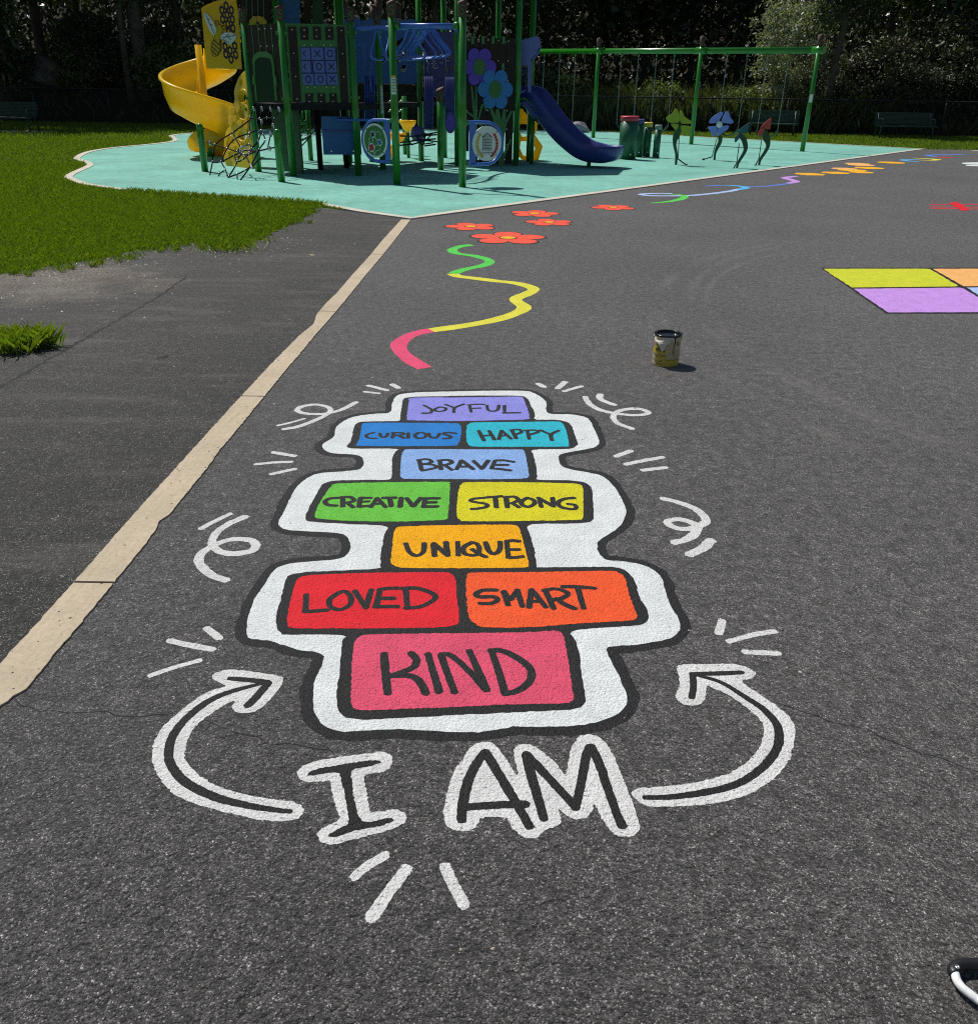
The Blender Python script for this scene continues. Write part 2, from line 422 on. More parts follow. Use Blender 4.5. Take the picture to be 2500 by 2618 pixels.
def fence_y(x):
    if x < 9: return 38.8 + (37.9 - 38.8) * (x + 45) / 54
    return 37.9 + (35.8 - 37.9) * (x - 9) / 30
def sstep(a, b, x):
    t = min(1, max(0, (x - a) / (b - a))); return t * t * (3 - 2 * t)
def ground_h(x, y):
    d = y - fence_y(x)
    left = sstep(4, -6, x)
    h = left * (1.55 * sstep(.4, 4.0, d) + .9 * sstep(5, 20, d)) + (1 - left) * (.35 * sstep(.5, 5, d) + .5 * sstep(6, 18, d))
    h += 9 * sstep(22, 60, d)
    if d > .5: h += .12 * math.sin(x * 1.3 + y * .7) * math.sin(y * 1.1 - x * .4) * sstep(.5, 3, d)
    return h - .03
gx = [-120 + i * 8 for i in range(10)] + [-42 + i * .9 for i in range(94)] + [44 + i * 8 for i in range(10)]
gy = [-40, -25, -12, -4, 2, 8, 14, 20, 26, 32, 35] + [36.4 + i * .55 for i in range(40)] + [60 + i * 4 for i in range(17)]
g = MB(); g.add([(x, y, ground_h(x, y)) for y in gy for x in gx],
                [(j * len(gx) + i, j * len(gx) + i + 1, (j + 1) * len(gx) + i + 1, (j + 1) * len(gx) + i) for j in range(len(gy) - 1) for i in range(len(gx) - 1)], True)
tag(g.build('ground', M['soil'], fixn=False), kind='structure')

def rough(P, amp, closed=True, seed=0):
    """small wobble of an outline, like a hand-cut or hand-painted edge"""
    rn = random.Random(seed); out = []; n = len(P)
    for i, p in enumerate(P):
        t = (P[(i + 1) % n] - P[i - 1]); nn = Vector((-t.y, t.x)).normalized() if t.length > 1e-9 else Vector((0, 0))
        a = rn.gauss(0, amp); out.append(Vector((p.x + nn.x * a, p.y + nn.y * a, p.z if len(p) > 2 else 0)))
    return out

corner = at(1049, 561); farR = at(2364, 381); farC = at(1374, 334)
# lawn edge, ragged, seen in the photograph from left to right
edge_px = [(0, 702), (80, 690), (168, 675), (250, 660), (336, 642), (410, 630), (480, 618), (560, 628), (619, 630), (665, 610), (710, 587), (750, 570), (787, 548), (800, 537), (808, 527)]
lawn_edge = [at(*p) for p in edge_px]
lawn_edge = rough(resample(catmull(lawn_edge, False, 4), .07), .035, False, 3)
lawn_edge[0] = at(0, 702)
LAWN = [Vector((-45, 5.2, 0)), Vector((-6.5, 7.2, 0))] + lawn_edge + [at(830, 531), corner + Vector((0, .15, 0)), farR + Vector((-.2, .2, 0)), farR, at(2500, 383), Vector((45, 27.2, 0))]
LAWN += [Vector((45, fence_y(45) + .6, 0)), Vector((9, fence_y(9) + .6, 0)), Vector((-45, fence_y(-45) + .6, 0))]
tag(MB().sheet([Vector((p.x, p.y, -.010)) for p in LAWN]).build('lawn', M['lawn']), kind='structure')

# concrete strip between the two stretches of asphalt
SL = [px('L', p) for p in ((0, 1625), (400, 1180), (830, 692), (1110, 382), (1387, 75))] + [px('K', p) for p in ((1440, 1010), (1590, 858), (1672, 790), (1688, 740), (1745, 672), (1795, 625))] + [px('E', p) for p in ((0, 530), (100, 420), (160, 345), (265, 230))]
SR = [px('L', p) for p in ((0, 1872), (75, 1815), (160, 1768), (350, 1532), (560, 1280), (690, 1118), (860, 910), (928, 818), (940, 775), (1000, 738), (1240, 440), (1297, 355), (1387, 250))] + [px('K', p) for p in ((1545, 1010), (1590, 960), (1680, 850), (1790, 725))] + [px('E', p) for p in ((60, 545), (165, 420), (240, 325), (310, 236))]
SLg = [at(*p) for p in SL]; SRg = [at(*p) for p in SR]
d0 = (SLg[0] - SLg[3]).normalized()
SLg = [SLg[0] + d0 * 2.2, SLg[0] + d0 * .8] + SLg; SRg = [SRg[0] + d0 * 2.6, SRg[0] + d0 * 1.2 + Vector((.0, -.02, 0))] + SRg
mid_strip = [(a + b) / 2 for a, b in zip(resample(SLg, .3), resample(SRg, .3))]
# asphalt sheets meet under the strip
left_side = [Vector((p.x - .02, p.y, 0)) for p in SLg]
ctr = []
for i in range(41):
    y = SLg[0].y + (corner.y - SLg[0].y) * i / 40
    def xat(P, y):
        for a, b in zip(P, P[1:]):
            if min(a.y, b.y) <= y <= max(a.y, b.y) and abs(b.y - a.y) > 1e-6: return a.x + (b.x - a.x) * (y - a.y) / (b.y - a.y)
        return P[0].x if y < P[0].y else P[-1].x
    ctr.append(Vector((.5 * (xat(SLg, y) + xat(SRg, y)), y, 0)))
court = ctr + [corner, farR, at(2500, 382.5), Vector((45, 27.4, 0)), Vector((45, -38, 0)), Vector((ctr[0].x, -38, 0))]
tag(MB().sheet(court).build('asphalt_court', M['asphalt']), kind='structure')
oldp = [Vector((ctr[0].x, -38, 0))] + ctr + [corner, at(830, 531)] + list(reversed(lawn_edge)) + [Vector((-6.5, 7.2, 0)), Vector((-45, 5.2, 0)), Vector((-45, -38, 0))]
tag(MB().sheet(oldp).build('asphalt_path', M['asphalt_old']), kind='structure')
# strip slabs split at the joints
def strip_part(y0, y1, seed):
    def sub(P):
        Q = [Vector((xat(P, y0), y0, 0))] + [p for p in P if y0 < p.y < y1] + [Vector((xat(P, y1), y1, 0))]
        return rough(resample(Q, .02), .0014, False, seed)
    a, b = sub(SLg), sub(SRg)
    z = .006
    poly = [Vector((p.x, p.y, z)) for p in a] + [Vector((p.x, p.y, z)) for p in reversed(b)]
    mb = MB().sheet(poly); n = len(poly)
    mb.add([v for p in poly for v in (p, Vector((p.x, p.y, -.02)))], [(2 * i, 2 * ((i + 1) % n), 2 * ((i + 1) % n) + 1, 2 * i + 1) for i in range(n)])
    return mb
joints = [at(240, 1492).y, at(648, 1015).y, at(836, 797).y, at(964, 651).y]
ys = [min(SLg[0].y, SRg[0].y)] + joints + [corner.y - .03]
for i in range(len(ys) - 1):
    tag(strip_part(ys[i] + .006, ys[i + 1] - .006, i).build('concrete_kerb', M['strip']), kind='structure')

# rubber play surface and its kerb
J = lambda x, y: px('J', (x, y))
ko = [(1049, 561), (925, 544), (811, 524), (640, 508), (480, 500), (330, 489), J(740, 1615), J(650, 1590), J(590, 1568), J(560, 1548), J(600, 1515), J(680, 1480), J(740, 1452), J(752, 1438), J(735, 1420), J(660, 1395), J(640, 1383), J(680, 1352), J(740, 1328), J(830, 1308), J(1000, 1285), J(1250, 1262), J(1420, 1243), J(1490, 1230), J(1508, 1216), J(1480, 1195), J(1475, 1183), J(1540, 1170), J(1600, 1165), J(1720, 1155), (560, 333), (700, 330), (900, 329), (1150, 331), (1374, 333.5), (1500, 334.5), (1582, 338), (1686, 344), (1916, 356.5), (2124, 368), (2364, 381)]
kg = [at(*p) for p in ko]
curve = catmull(kg[4:30], False, 5)
kout = kg[:4] + curve + kg[30:]
kout = [p for a, b in zip(kout, kout[1:] + kout[:1]) for p in ([a] if (a - b).length < .8 else [a.lerp(b, k / max(1, int((a - b).length / .6))) for k in range(max(1, int((a - b).length / .6)))])]
n = len(kout); kin = []
for i, p in enumerate(kout):
    t = kout[(i + 1) % n] - kout[i - 1]; nn = Vector((t.y, -t.x, 0)).normalized()
    ar = .14
    kin.append(p + nn * ar)
area = sum(a.x * b.y - b.x * a.y for a, b in zip(kout, kout[1:] + kout[:1]))
if area > 0: kin = [2 * p - q for p, q in zip(kout, kin)]
tag(MB().sheet([Vector((p.x, p.y, .006)) for p in kin]).build('play_surface', M['rubber']), kind='structure')
kb = MB(); z = .016
kb.add([v for p, q in zip(kout, kin) for v in ((p.x, p.y, -.02), (p.x, p.y, z), (q.x, q.y, z), (q.x, q.y, -.02))],
       [t for i in range(n) for t in ((4 * i, 4 * ((i + 1) % n), 4 * ((i + 1) % n) + 1, 4 * i + 1), (4 * i + 1, 4 * ((i + 1) % n) + 1, 4 * ((i + 1) % n) + 2, 4 * i + 2), (4 * i + 2, 4 * ((i + 1) % n) + 2, 4 * ((i + 1) % n) + 3, 4 * i + 3))])
tag(kb.build('play_surface_kerb', M['kerb']), kind='structure')
PLAY = kout

# ------------------------------------------------------------------ paint on the ground
def pm(key, col, **k):
    M[key] = paint('paint_' + key, col, **k)
pm('white', (.70, .735, .74), wear=.35); pm('grime_white', (.66, .67, .66), wear=.7); pm('black', (.011, .011, .012), wear=.15, rough=.6, sheen=.35, bd=.0058)
pm('pink', (.70, .085, .16)); pm('red', (.72, .022, .035)); pm('orange', (.86, .105, .03)); pm('amber', (.86, .40, .006))
pm('green', (.14, .52, .06)); pm('yellow', (.66, .61, .02)); pm('sky', (.25, .42, .76)); pm('blue', (.025, .21, .60)); pm('cyan', (.03, .47, .60)); pm('violet', (.27, .27, .74))
pm('mark_green', (.10, .62, .09)); pm('mark_yellow', (.74, .70, .07)); pm('mark_pink', (.78, .085, .19)); pm('coral', (.90, .11, .065)); pm('gold', (.90, .46, .03))
pm('peach', (.92, .48, .16)); pm('lilac', (.58, .31, .80)); pm('lime', (.62, .66, .035)); pm('pale_blue', (.42, .56, .86)); pm('aqua', (.10, .45, .80)); pm('deep_blue', (.10, .22, .68))
SEED = [0]
def smooth_poly(P, step, amp, n=6):
    Q = resample(catmull(P, True, n), step, True); SEED[0] += 1
    return rough(Q, amp, True, SEED[0])
def step_at(p): return max(.006, min(.06, Vector((p.x, p.y)).length * .0035))
def G3(crop_pts, z):
    """[(crop, [pts]), ...] -> ground points"""
    return [gp(c, p, z) for c, pts in crop_pts for p in pts]
def area_paint(mb, crop_pts, z, amp=.0011, n=6):
    z *= .3; P = G3(crop_pts, z); Q = smooth_poly(P, step_at(P[0]), amp, n)
    for q in Q: q.z = z
    return mb.sheet(Q)
def stroke3(mb, P, w, z, closed=False, amp=.05, square=False, taper=0.0):
    z *= .3; Q = catmull(P, closed, 8) if len(P) > 2 else [Vector(p) for p in P]
    st = max(.006, min(w * .45, step_at(P[0]) * 1.3)); Q = resample(Q, st, closed)
    if closed: Q.append(Q[0].copy())
    SEED[0] += 1; rn = random.Random(SEED[0]); n = len(Q); vs = []; k1 = rn.random() * 9
    if n < 2: return mb
    for i, q in enumerate(Q):
        if closed: t = Q[(i + 1) % (n - 1)] - Q[(i - 1) % (n - 1)]
        else: t = Q[min(i + 1, n - 1)] - Q[max(i - 1, 0)]
        nn = Vector((-t.y, t.x, 0)).normalized()
        e = min(i, n - 1 - i) / max(1, n - 1) * 2
        ww = w * (1 + .07 * math.sin(i * st * 14 + k1)) * (1 - taper * (1 - e) ** 2)
        zz = z + .0001 * i / n
        vs.append(Vector((q.x, q.y, zz)) + nn * (ww / 2 * (1 + rn.gauss(0, amp)))); vs.append(Vector((q.x, q.y, zz)) - nn * (ww / 2 * (1 + rn.gauss(0, amp))))
    mb.add(vs, [(2 * i, 2 * i + 1, 2 * i + 3, 2 * i + 2) for i in range(n - 1)])
    if not closed and not square:
        for q, t, zz, e in ((Q[0], Q[0] - Q[1], z, 0), (Q[-1], Q[-1] - Q[-2], z + .0001, 1)):
            t = Vector((t.x, t.y, 0)).normalized(); nn = Vector((-t.y, t.x, 0)); r = w / 2 * (1 - taper)
            arc = [Vector((q.x, q.y, zz)) + (nn * math.cos(a) + t * math.sin(a) * .85) * r * (1 + rn.gauss(0, amp * 1.6)) for a in [math.pi * k / 7 for k in range(8)]]
            mb.add([Vector((q.x, q.y, zz))] + arc, [(0, k + 1, k + 2) for k in range(7)])
    return mb
def stroke(mb, crop, pts, w, z, **k):
    return stroke3(mb, [gp(crop, p, z) for p in pts], w, z, **k)
def lettering(mb, strokes, w, z):
    for i, (crop, pts) in enumerate(strokes): stroke(mb, crop, pts, w, z + i * .00012)
    return mb

WHITE = [('2', [(500, 181), (900, 183), (1020, 215), (1110, 270), (1158, 325), (1155, 400), (1172, 445), (1240, 460), (1450, 465), (1600, 490), (1670, 527), (1740, 660), (1788, 780), (1778, 830), (1700, 870), (1450, 915), (1335, 943), (1300, 978), (1312, 1035), (1342, 1085), (1430, 1120), (1550, 1145), (1700, 1170)]),
         ('4', [(1350, 27), (1500, 50), (1580, 95), (1650, 165), (1700, 240), (1752, 345), (1765, 400), (1752, 465), (1700, 550), (1600, 620), (1522, 668), (1490, 715), (1492, 775), (1524, 830), (1585, 868), (1730, 885)]),
         ('6', [(1230, 5), (1430, 33), (1555, 78), (1622, 142), (1660, 250), (1700, 370), (1755, 450), (1777, 530), (1762, 580), (1705, 628), (1600, 655), (1400, 685), (1235, 694), (1190, 708), (1192, 745), (1235, 830), (1300, 960), (1352, 1080), (1356, 1140), (1328, 1195), (1235, 1260), (1100, 1303), (900, 1334), (600, 1340), (430, 1340), (300, 1363), (150, 1382)]),
         ('5', [(1790, 1383), (1600, 1375), (1350, 1358), (1100, 1366), (900, 1378), (785, 1363), (702, 1322), (652, 1258), (630, 1180), (626, 1050), (647, 950), (690, 860), (714, 792), (698, 760), (640, 738), (500, 724), (380, 682), (280, 652), (135, 635), (102, 610), (94, 560), (120, 420), (170, 300), (230, 210), (305, 98), (380, 52), (500, 26), (700, 10)]),
         ('3', [(560, 867), (655, 850), (708, 810), (735, 745), (722, 680), (665, 622), (500, 604), (150, 583), (65, 550), (45, 512), (100, 400), (160, 270), (220, 170), (305, 93), (400, 46), (560, 24)]),
         ('1', [(350, 1150), (530, 1128), (588, 1103), (610, 1050), (598, 1000), (555, 960), (470, 945), (230, 930), (145, 895), (112, 852), (133, 810), (200, 770), (258, 722), (270, 635), (332, 570), (420, 517), (550, 481), (750, 457), (895, 448), (936, 425), (947, 370), (962, 300), (995, 250), (1060, 221), (1250, 201), (1500, 193)])]
BLACK = [('2', [(0, 243), (500, 238), (840, 242), (915, 265), (952, 300), (972, 365), (1008, 420), (1022, 475), (1030, 525), (1240, 528), (1350, 541), (1425, 566), (1468, 622), (1500, 720), (1533, 805), (1528, 838), (1485, 864), (1390, 880), (1005, 888), (1003, 945), (1020, 1020), (1040, 1130), (1046, 1210)]),
         ('4', [(925, 98), (1200, 103), (1345, 119), (1408, 147), (1438, 195), (1448, 300), (1454, 450), (1442, 488), (1395, 509), (1200, 520), (840, 531), (850, 640), (890, 800), (908, 920), (935, 938), (1300, 937), (1600, 935)]),
         ('6', [(1240, 62), (1310, 75), (1375, 115), (1420, 185), (1450, 290), (1488, 360), (1523, 430), (1522, 488), (1485, 515), (1390, 532), (930, 568), (943, 650), (973, 760), (985, 880), (1000, 980), (1023, 1098), (1013, 1160), (965, 1190), (850, 1206), (500, 1221), (100, 1240)]),
         ('5', [(1600, 1255), (1290, 1269), (1050, 1280), (915, 1272), (852, 1238), (822, 1190), (813, 1100), (816, 1020), (835, 930), (850, 750), (860, 650), (862, 606), (420, 602), (372, 584), (333, 540), (337, 430), (380, 270), (412, 152), (455, 121), (600, 101), (900, 86), (1145, 72)]),
         ('3', [(1022, 925), (1021, 850), (1040, 740), (1060, 620), (1075, 545), (700, 522), (355, 500), (312, 483), (301, 453), (332, 380), (400, 250), (452, 160), (505, 125), (600, 106), (900, 100), (1105, 96)]),
         ('1', [(945, 1190), (946, 1130), (950, 1000), (980, 920), (990, 878), (500, 874), (405, 850), (442, 798), (470, 720), (490, 620), (532, 570), (605, 551), (900, 546), (1035, 537), (1050, 460), (1070, 330), (1087, 282), (1135, 261), (1300, 251), (1600, 246)])]
hop = thing('hopscotch', at(1180, 1400), 'big painted hopscotch of nine word squares with a wavy white border', 'hopscotch')
P = G3(WHITE, .0016); mb = MB(); stroke3(mb, P, .070, .0014, closed=True, amp=.06)
mb.build('outline', M['black'], hop, 'wavy black outer outline')
area_paint(MB(), WHITE, .0030).build('border', M['white'], hop)
area_paint(MB(), BLACK, .0044, n=5).build('frame', M['black'], hop)
SQ = [
 ('violet', 'JOYFUL', [('2', [(0, 263), (500, 256), (835, 251), (880, 268), (902, 325), (942, 430), (947, 488), (922, 524), (500, 537), (0, 545)]), ('1', [(1500, 541), (1160, 536), (1130, 522), (1127, 480), (1152, 310), (1172, 270), (1500, 260)])], .019,
  [('1', [(1330, 345), (1425, 400), (1400, 436), (1310, 440)]), ('1', [(1520, 365), (1458, 392), (1490, 417), (1570, 410), (1592, 378), (1520, 365)]), ('1', [(1590, 335), (1690, 372)]), ('1', [(1812, 330), (1700, 375), (1690, 430)]), ('2', [(238, 350), (255, 425)]), ('2', [(220, 341), (320, 331), (412, 334)]), ('2', [(250, 381), (368, 377)]), ('2', [(445, 345), (460, 400), (520, 415), (575, 395), (588, 342)]), ('2', [(655, 345), (655, 430)]), ('2', [(640, 435), (840, 432)])]),
 ('blue', 'CURIOUS', [('1', [(590, 592), (655, 566), (1200, 566), (1690, 570), (1757, 590), (1778, 640), (1768, 760), (1738, 812), (1665, 842), (1000, 846), (540, 842), (530, 815), (560, 740), (578, 650)])], .019,
  [('1', [(730, 672), (660, 690), (635, 715), (680, 738), (760, 740)]), ('1', [(800, 680), (820, 720), (870, 725), (900, 680)]), ('1', [(970, 675), (950, 735)]), ('1', [(955, 672), (1070, 675), (1080, 695), (980, 706)]), ('1', [(1020, 705), (1095, 738)]), ('1', [(1140, 675), (1140, 735)]), ('1', [(1260, 672), (1220, 705), (1250, 735), (1320, 735), (1355, 705), (1330, 675), (1260, 672)]), ('1', [(1388, 678), (1410, 725), (1480, 730), (1520, 680)]), ('1', [(1720, 682), (1620, 668), (1560, 685), (1640, 710), (1640, 735), (1560, 742)])]),
 ('cyan', 'HAPPY', [('2', [(202, 612), (240, 576), (305, 562), (800, 556), (1250, 550), (1335, 562), (1370, 602), (1402, 690), (1425, 800), (1418, 842), (1370, 851), (800, 854), (480, 853), (265, 848), (217, 810), (199, 760)])], .021,
  [('2', [(345, 650), (410, 770)]), ('2', [(470, 650), (535, 757)]), ('2', [(380, 710), (490, 705)]), ('2', [(620, 645), (588, 752)]), ('2', [(620, 645), (735, 747)]), ('2', [(600, 712), (690, 702)]), ('2', [(745, 645), (797, 742)]), ('2', [(730, 640), (830, 634), (858, 665), (778, 696)]), ('2', [(930, 650), (952, 747)]), ('2', [(900, 645), (1020, 640), (1060, 662), (990, 686), (940, 696)]), ('2', [(1085, 640), (1205, 692)]), ('2', [(1305, 645), (1215, 692), (1225, 762)])]),
 ('sky', 'BRAVE', [('1', [(1048, 1100), (1063, 950), (1090, 902), (1140, 884), (1500, 882)]), ('2', [(300, 884), (800, 886), (872, 890), (900, 922), (922, 1030), (946, 1185), (938, 1217), (880, 1235), (500, 1243), (0, 1241)]), ('1', [(1300, 1240), (1105, 1237), (1058, 1222), (1046, 1195)])], .022,
  [('1', [(1275, 1005), (1300, 1110)]), ('1', [(1260, 1000), (1370, 990), (1425, 1020), (1360, 1045), (1300, 1050)]), ('1', [(1330, 1050), (1430, 1055), (1485, 1085), (1400, 1110), (1305, 1127)]), ('1', [(1520, 1005), (1535, 1112)]), ('1', [(1505, 1005), (1620, 998), (1665, 1028), (1600, 1055), (1530, 1060)]), ('1', [(1580, 1060), (1665, 1117)]), ('1', [(1780, 1005), (1722, 1112)]), ('2', [(140, 1003), (280, 1108)]), ('2', [(95, 1077), (232, 1077)]), ('2', [(285, 1010), (385, 1104)]), ('2', [(385, 1104), (460, 1003)]), ('2', [(540, 1010), (500, 1097)]), ('2', [(545, 1003), (650, 1001), (765, 1020)]), ('2', [(520, 1055), (695, 1055)]), ('2', [(495, 1098), (600, 1105), (725, 1122)])]),
 ('green', 'CREATIVE', [('3', [(555, 155), (615, 135), (1000, 125), (1640, 119), (1682, 132), (1688, 175), (1672, 440), (1657, 478), (1600, 486), (1200, 500), (700, 492), (440, 472), (398, 457), (394, 428), (430, 340), (500, 230)])], .022,
  [('3', [(620, 262), (530, 270), (490, 300), (520, 330), (602, 337)]), ('3', [(660, 262), (660, 345)]), ('3', [(645, 256), (730, 254), (772, 285), (720, 306), (670, 306)]), ('3', [(700, 305), (762, 352)]), ('3', [(830, 262), (815, 342)]), ('3', [(830, 260), (930, 262)]), ('3', [(825, 300), (905, 295)]), ('3', [(812, 344), (912, 338)]), ('3', [(990, 262), (932, 347)]), ('3', [(990, 262), (1070, 347)]), ('3', [(950, 317), (1040, 315)]), ('3', [(1045, 260), (1170, 258)]), ('3', [(1110, 262), (1127, 342)]), ('3', [(1222, 258), (1210, 345)]), ('3', [(1272, 262), (1335, 340)]), ('3', [(1335, 340), (1410, 258)]), ('3', [(1450, 265), (1435, 342)]), ('3', [(1450, 264), (1582, 263)]), ('3', [(1445, 303), (1552, 300)]), ('3', [(1428, 343), (1570, 340)])]),
 ('yellow', 'STRONG', [('4', [(165, 182), (190, 140), (245, 123), (700, 122), (1240, 135), (1325, 150), (1350, 188), (1356, 430), (1343, 470), (1285, 485), (800, 494), (255, 498), (172, 480), (141, 438), (146, 300)])], .022,
  [('4', [(402, 263), (310, 270), (270, 290), (330, 305), (420, 320), (430, 345), (370, 362), (282, 370)]), ('4', [(428, 258), (575, 247)]), ('4', [(510, 258), (523, 352)]), ('4', [(615, 258), (627, 353)]), ('4', [(600, 257), (690, 250), (732, 280), (690, 306), (630, 316)]), ('4', [(670, 310), (738, 352)]), ('4', [(820, 260), (762, 295), (775, 332), (830, 347), (882, 320), (882, 285), (820, 260)]), ('4', [(930, 262), (952, 347)]), ('4', [(922, 260), (1062, 338)]), ('4', [(1060, 260), (1067, 342)]), ('4', [(1268, 260), (1170, 271), (1113, 305), (1140, 347), (1220, 366), (1282, 364), (1277, 330), (1208, 318)])]),
 ('amber', 'UNIQUE', [('3', [(1148, 625), (1170, 572), (1225, 548), (1600, 536)]), ('4', [(300, 531), (500, 531), (685, 534), (738, 565), (770, 660), (800, 780), (827, 880), (824, 920), (788, 940), (400, 947), (0, 948)]), ('3', [(1300, 945), (1165, 930), (1123, 890), (1128, 800)])], .022,
  [('3', [(1265, 700), (1300, 780), (1370, 817), (1432, 780), (1442, 698)]), ('3', [(1530, 705), (1542, 820)]), ('3', [(1532, 698), (1655, 805)]), ('3', [(1650, 685), (1668, 815)]), ('3', [(1762, 685), (1770, 812)]), ('4', [(290, 688), (212, 730), (210, 790), (280, 812), (342, 800), (358, 740), (330, 700), (290, 688)]), ('4', [(290, 755), (360, 800), (418, 827)]), ('4', [(418, 688), (450, 770), (500, 797), (552, 760), (557, 682)]), ('4', [(620, 678), (635, 825)]), ('4', [(618, 677), (680, 670), (742, 678)]), ('4', [(625, 757), (738, 755)]), ('4', [(630, 828), (700, 832), (772, 821)])]),
 ('red', 'LOVED', [('5', [(485, 195), (512, 150), (605, 128), (1000, 110), (1640, 102), (1735, 120), (1765, 165), (1775, 300), (1795, 450), (1788, 502), (1735, 532), (1500, 548), (1000, 552), (480, 549), (427, 522), (422, 450), (452, 300)])], .021,
  [('5', [(570, 272), (565, 405)]), ('5', [(555, 408), (650, 402), (745, 395)]), ('5', [(840, 252), (758, 310), (768, 370), (840, 392), (920, 352), (927, 290), (885, 247), (840, 252)]), ('5', [(958, 242), (1047, 375)]), ('5', [(1047, 375), (1092, 230)]), ('5', [(1160, 228), (1130, 372)]), ('5', [(1160, 228), (1240, 220), (1302, 219)]), ('5', [(1145, 300), (1272, 300)]), ('5', [(1115, 366), (1302, 366)]), ('5', [(1365, 220), (1380, 372)]), ('5', [(1340, 220), (1450, 218), (1560, 250), (1605, 290), (1560, 332), (1480, 366), (1365, 378)])]),
 ('orange', 'SMART', [('6', [(64, 200), (77, 140), (115, 107), (500, 103), (1180, 92), (1285, 107), (1338, 152), (1370, 280), (1430, 440), (1422, 478), (1370, 490), (1000, 511), (600, 541), (260, 545), (165, 530), (102, 480), (77, 380)])], .021,
  [('6', [(312, 236), (200, 238), (143, 270), (180, 290), (290, 290), (318, 315), (270, 342), (178, 342)]), ('6', [(370, 245), (402, 355)]), ('6', [(362, 247), (422, 312)]), ('6', [(422, 312), (482, 235)]), ('6', [(475, 235), (517, 365)]), ('6', [(590, 230), (570, 372)]), ('6', [(590, 230), (705, 370)]), ('6', [(580, 322), (660, 326)]), ('6', [(700, 232), (767, 380)]), ('6', [(685, 238), (790, 224), (882, 260), (830, 300), (740, 312)]), ('6', [(790, 302), (860, 350), (940, 383)]), ('6', [(837, 207), (960, 207), (1095, 219)]), ('6', [(960, 212), (1007, 380)])]),
 ('pink', 'KIND', [('5', [(957, 665), (993, 622), (1085, 601), (1500, 594)]), ('6', [(0, 590), (500, 583), (735, 572), (808, 575), (840, 597), (860, 680), (890, 860), (912, 1000), (925, 1100), (903, 1135), (855, 1151), (400, 1161), (0, 1180)]), ('5', [(1500, 1190), (1100, 1206), (985, 1203), (937, 1173), (925, 1100), (930, 1000), (940, 800)])], .024,
  [('5', [(1192, 745), (1205, 900), (1222, 1060)]), ('5', [(1407, 738), (1452, 790), (1430, 850), (1340, 890), (1225, 930)]), ('5', [(1225, 925), (1360, 915), (1450, 940), (1500, 1000), (1527, 1062)]), ('5', [(1545, 748), (1590, 900), (1634, 1048)]), ('5', [(1650, 755), (1700, 900), (1757, 1052)]), ('6', [(-130, 750), (-50, 760), (100, 890), (220, 1025)]), ('6', [(93, 722), (160, 870), (232, 1035)]), ('6', [(268, 715), (320, 860), (377, 1055)]), ('6', [(262, 718), (340, 716), (450, 760), (562, 840), (593, 910), (560, 980), (470, 1042), (372, 1060)])])]
NM = {'violet': 'violet', 'blue': 'blue', 'cyan': 'turquoise', 'sky': 'pale blue', 'green': 'green', 'yellow': 'yellow', 'amber': 'amber', 'red': 'red', 'orange': 'orange', 'pink': 'pink'}
for key, word, poly, w, strokes in SQ:
    sq = area_paint(MB(), poly, .0058).build('square', M[key], hop, NM[key] + ' square')
    lettering(MB(), strokes, w, .0072).build('lettering', M['black'], sq, 'black letters ' + word)

# I AM
ia = thing('painted_words', at(1180, 2020), 'white outlined words I AM painted below the hopscotch', 'lettering')
IW = [('7', [(230, 450), (300, 397), (480, 346), (700, 316), (950, 281), (1050, 273), (1118, 300), (1140, 350), (1118, 412), (1050, 459), (885, 492), (866, 540), (890, 650), (915, 800), (935, 852), (1150, 829), (1230, 847), (1278, 890), (1258, 942), (1180, 990), (1050, 1041), (700, 1130), (560, 1158), (480, 1152), (432, 1110), (420, 1060), (470, 1010), (612, 935), (622, 880), (580, 740), (538, 560), (520, 548), (360, 568), (262, 540), (228, 492)])]
ID = [('7', [(328, 480), (400, 442), (600, 402), (900, 356), (1005, 359), (1022, 377), (950, 400), (775, 440), (742, 470), (770, 700), (815, 880), (875, 943), (1095, 909), (1148, 912), (1138, 935), (1050, 975), (800, 1024), (620, 1079), (523, 1083), (535, 1058), (640, 1002), (708, 965), (713, 880), (690, 740), (640, 525), (605, 473), (530, 473), (335, 503)])]
area_paint(MB(), IW, .0020, .0012).build('letter_outline', M['grime_white'], ia)
area_paint(MB(), ID, .0036).build('letter', M['black'], ia, 'black letter I')
AW = [('8', [(45, 780), (60, 700), (90, 560), (130, 440), (200, 330), (260, 232), (330, 176), (420, 161), (490, 182), (580, 290), (650, 400), (692, 455), (695, 420), (672, 340), (660, 235), (690, 192), (760, 179), (850, 206), (1000, 322), (1090, 430), (1118, 430), (1150, 250), (1180, 172), (1240, 112), (1320, 96), (1400, 116), (1468, 182), (1540, 300), (1600, 450), (1660, 600), (1720, 760), (1750, 850), (1754, 920), (1718, 970), (1640, 991), (1560, 979), (1492, 920), (1440, 850), (1400, 770), (1362, 705), (1342, 760), (1290, 820), (1210, 834), (1130, 809), (1050, 745), (1048, 770), (1074, 830), (1048, 890), (935, 930), (880, 985), (790, 999), (702, 968), (640, 900), (603, 825), (480, 818), (365, 830), (348, 880), (290, 930), (200, 941), (112, 918), (60, 870)])]
area_paint(MB(), AW, .0020, .0012).build('letter_outline', M['grime_white'], ia)
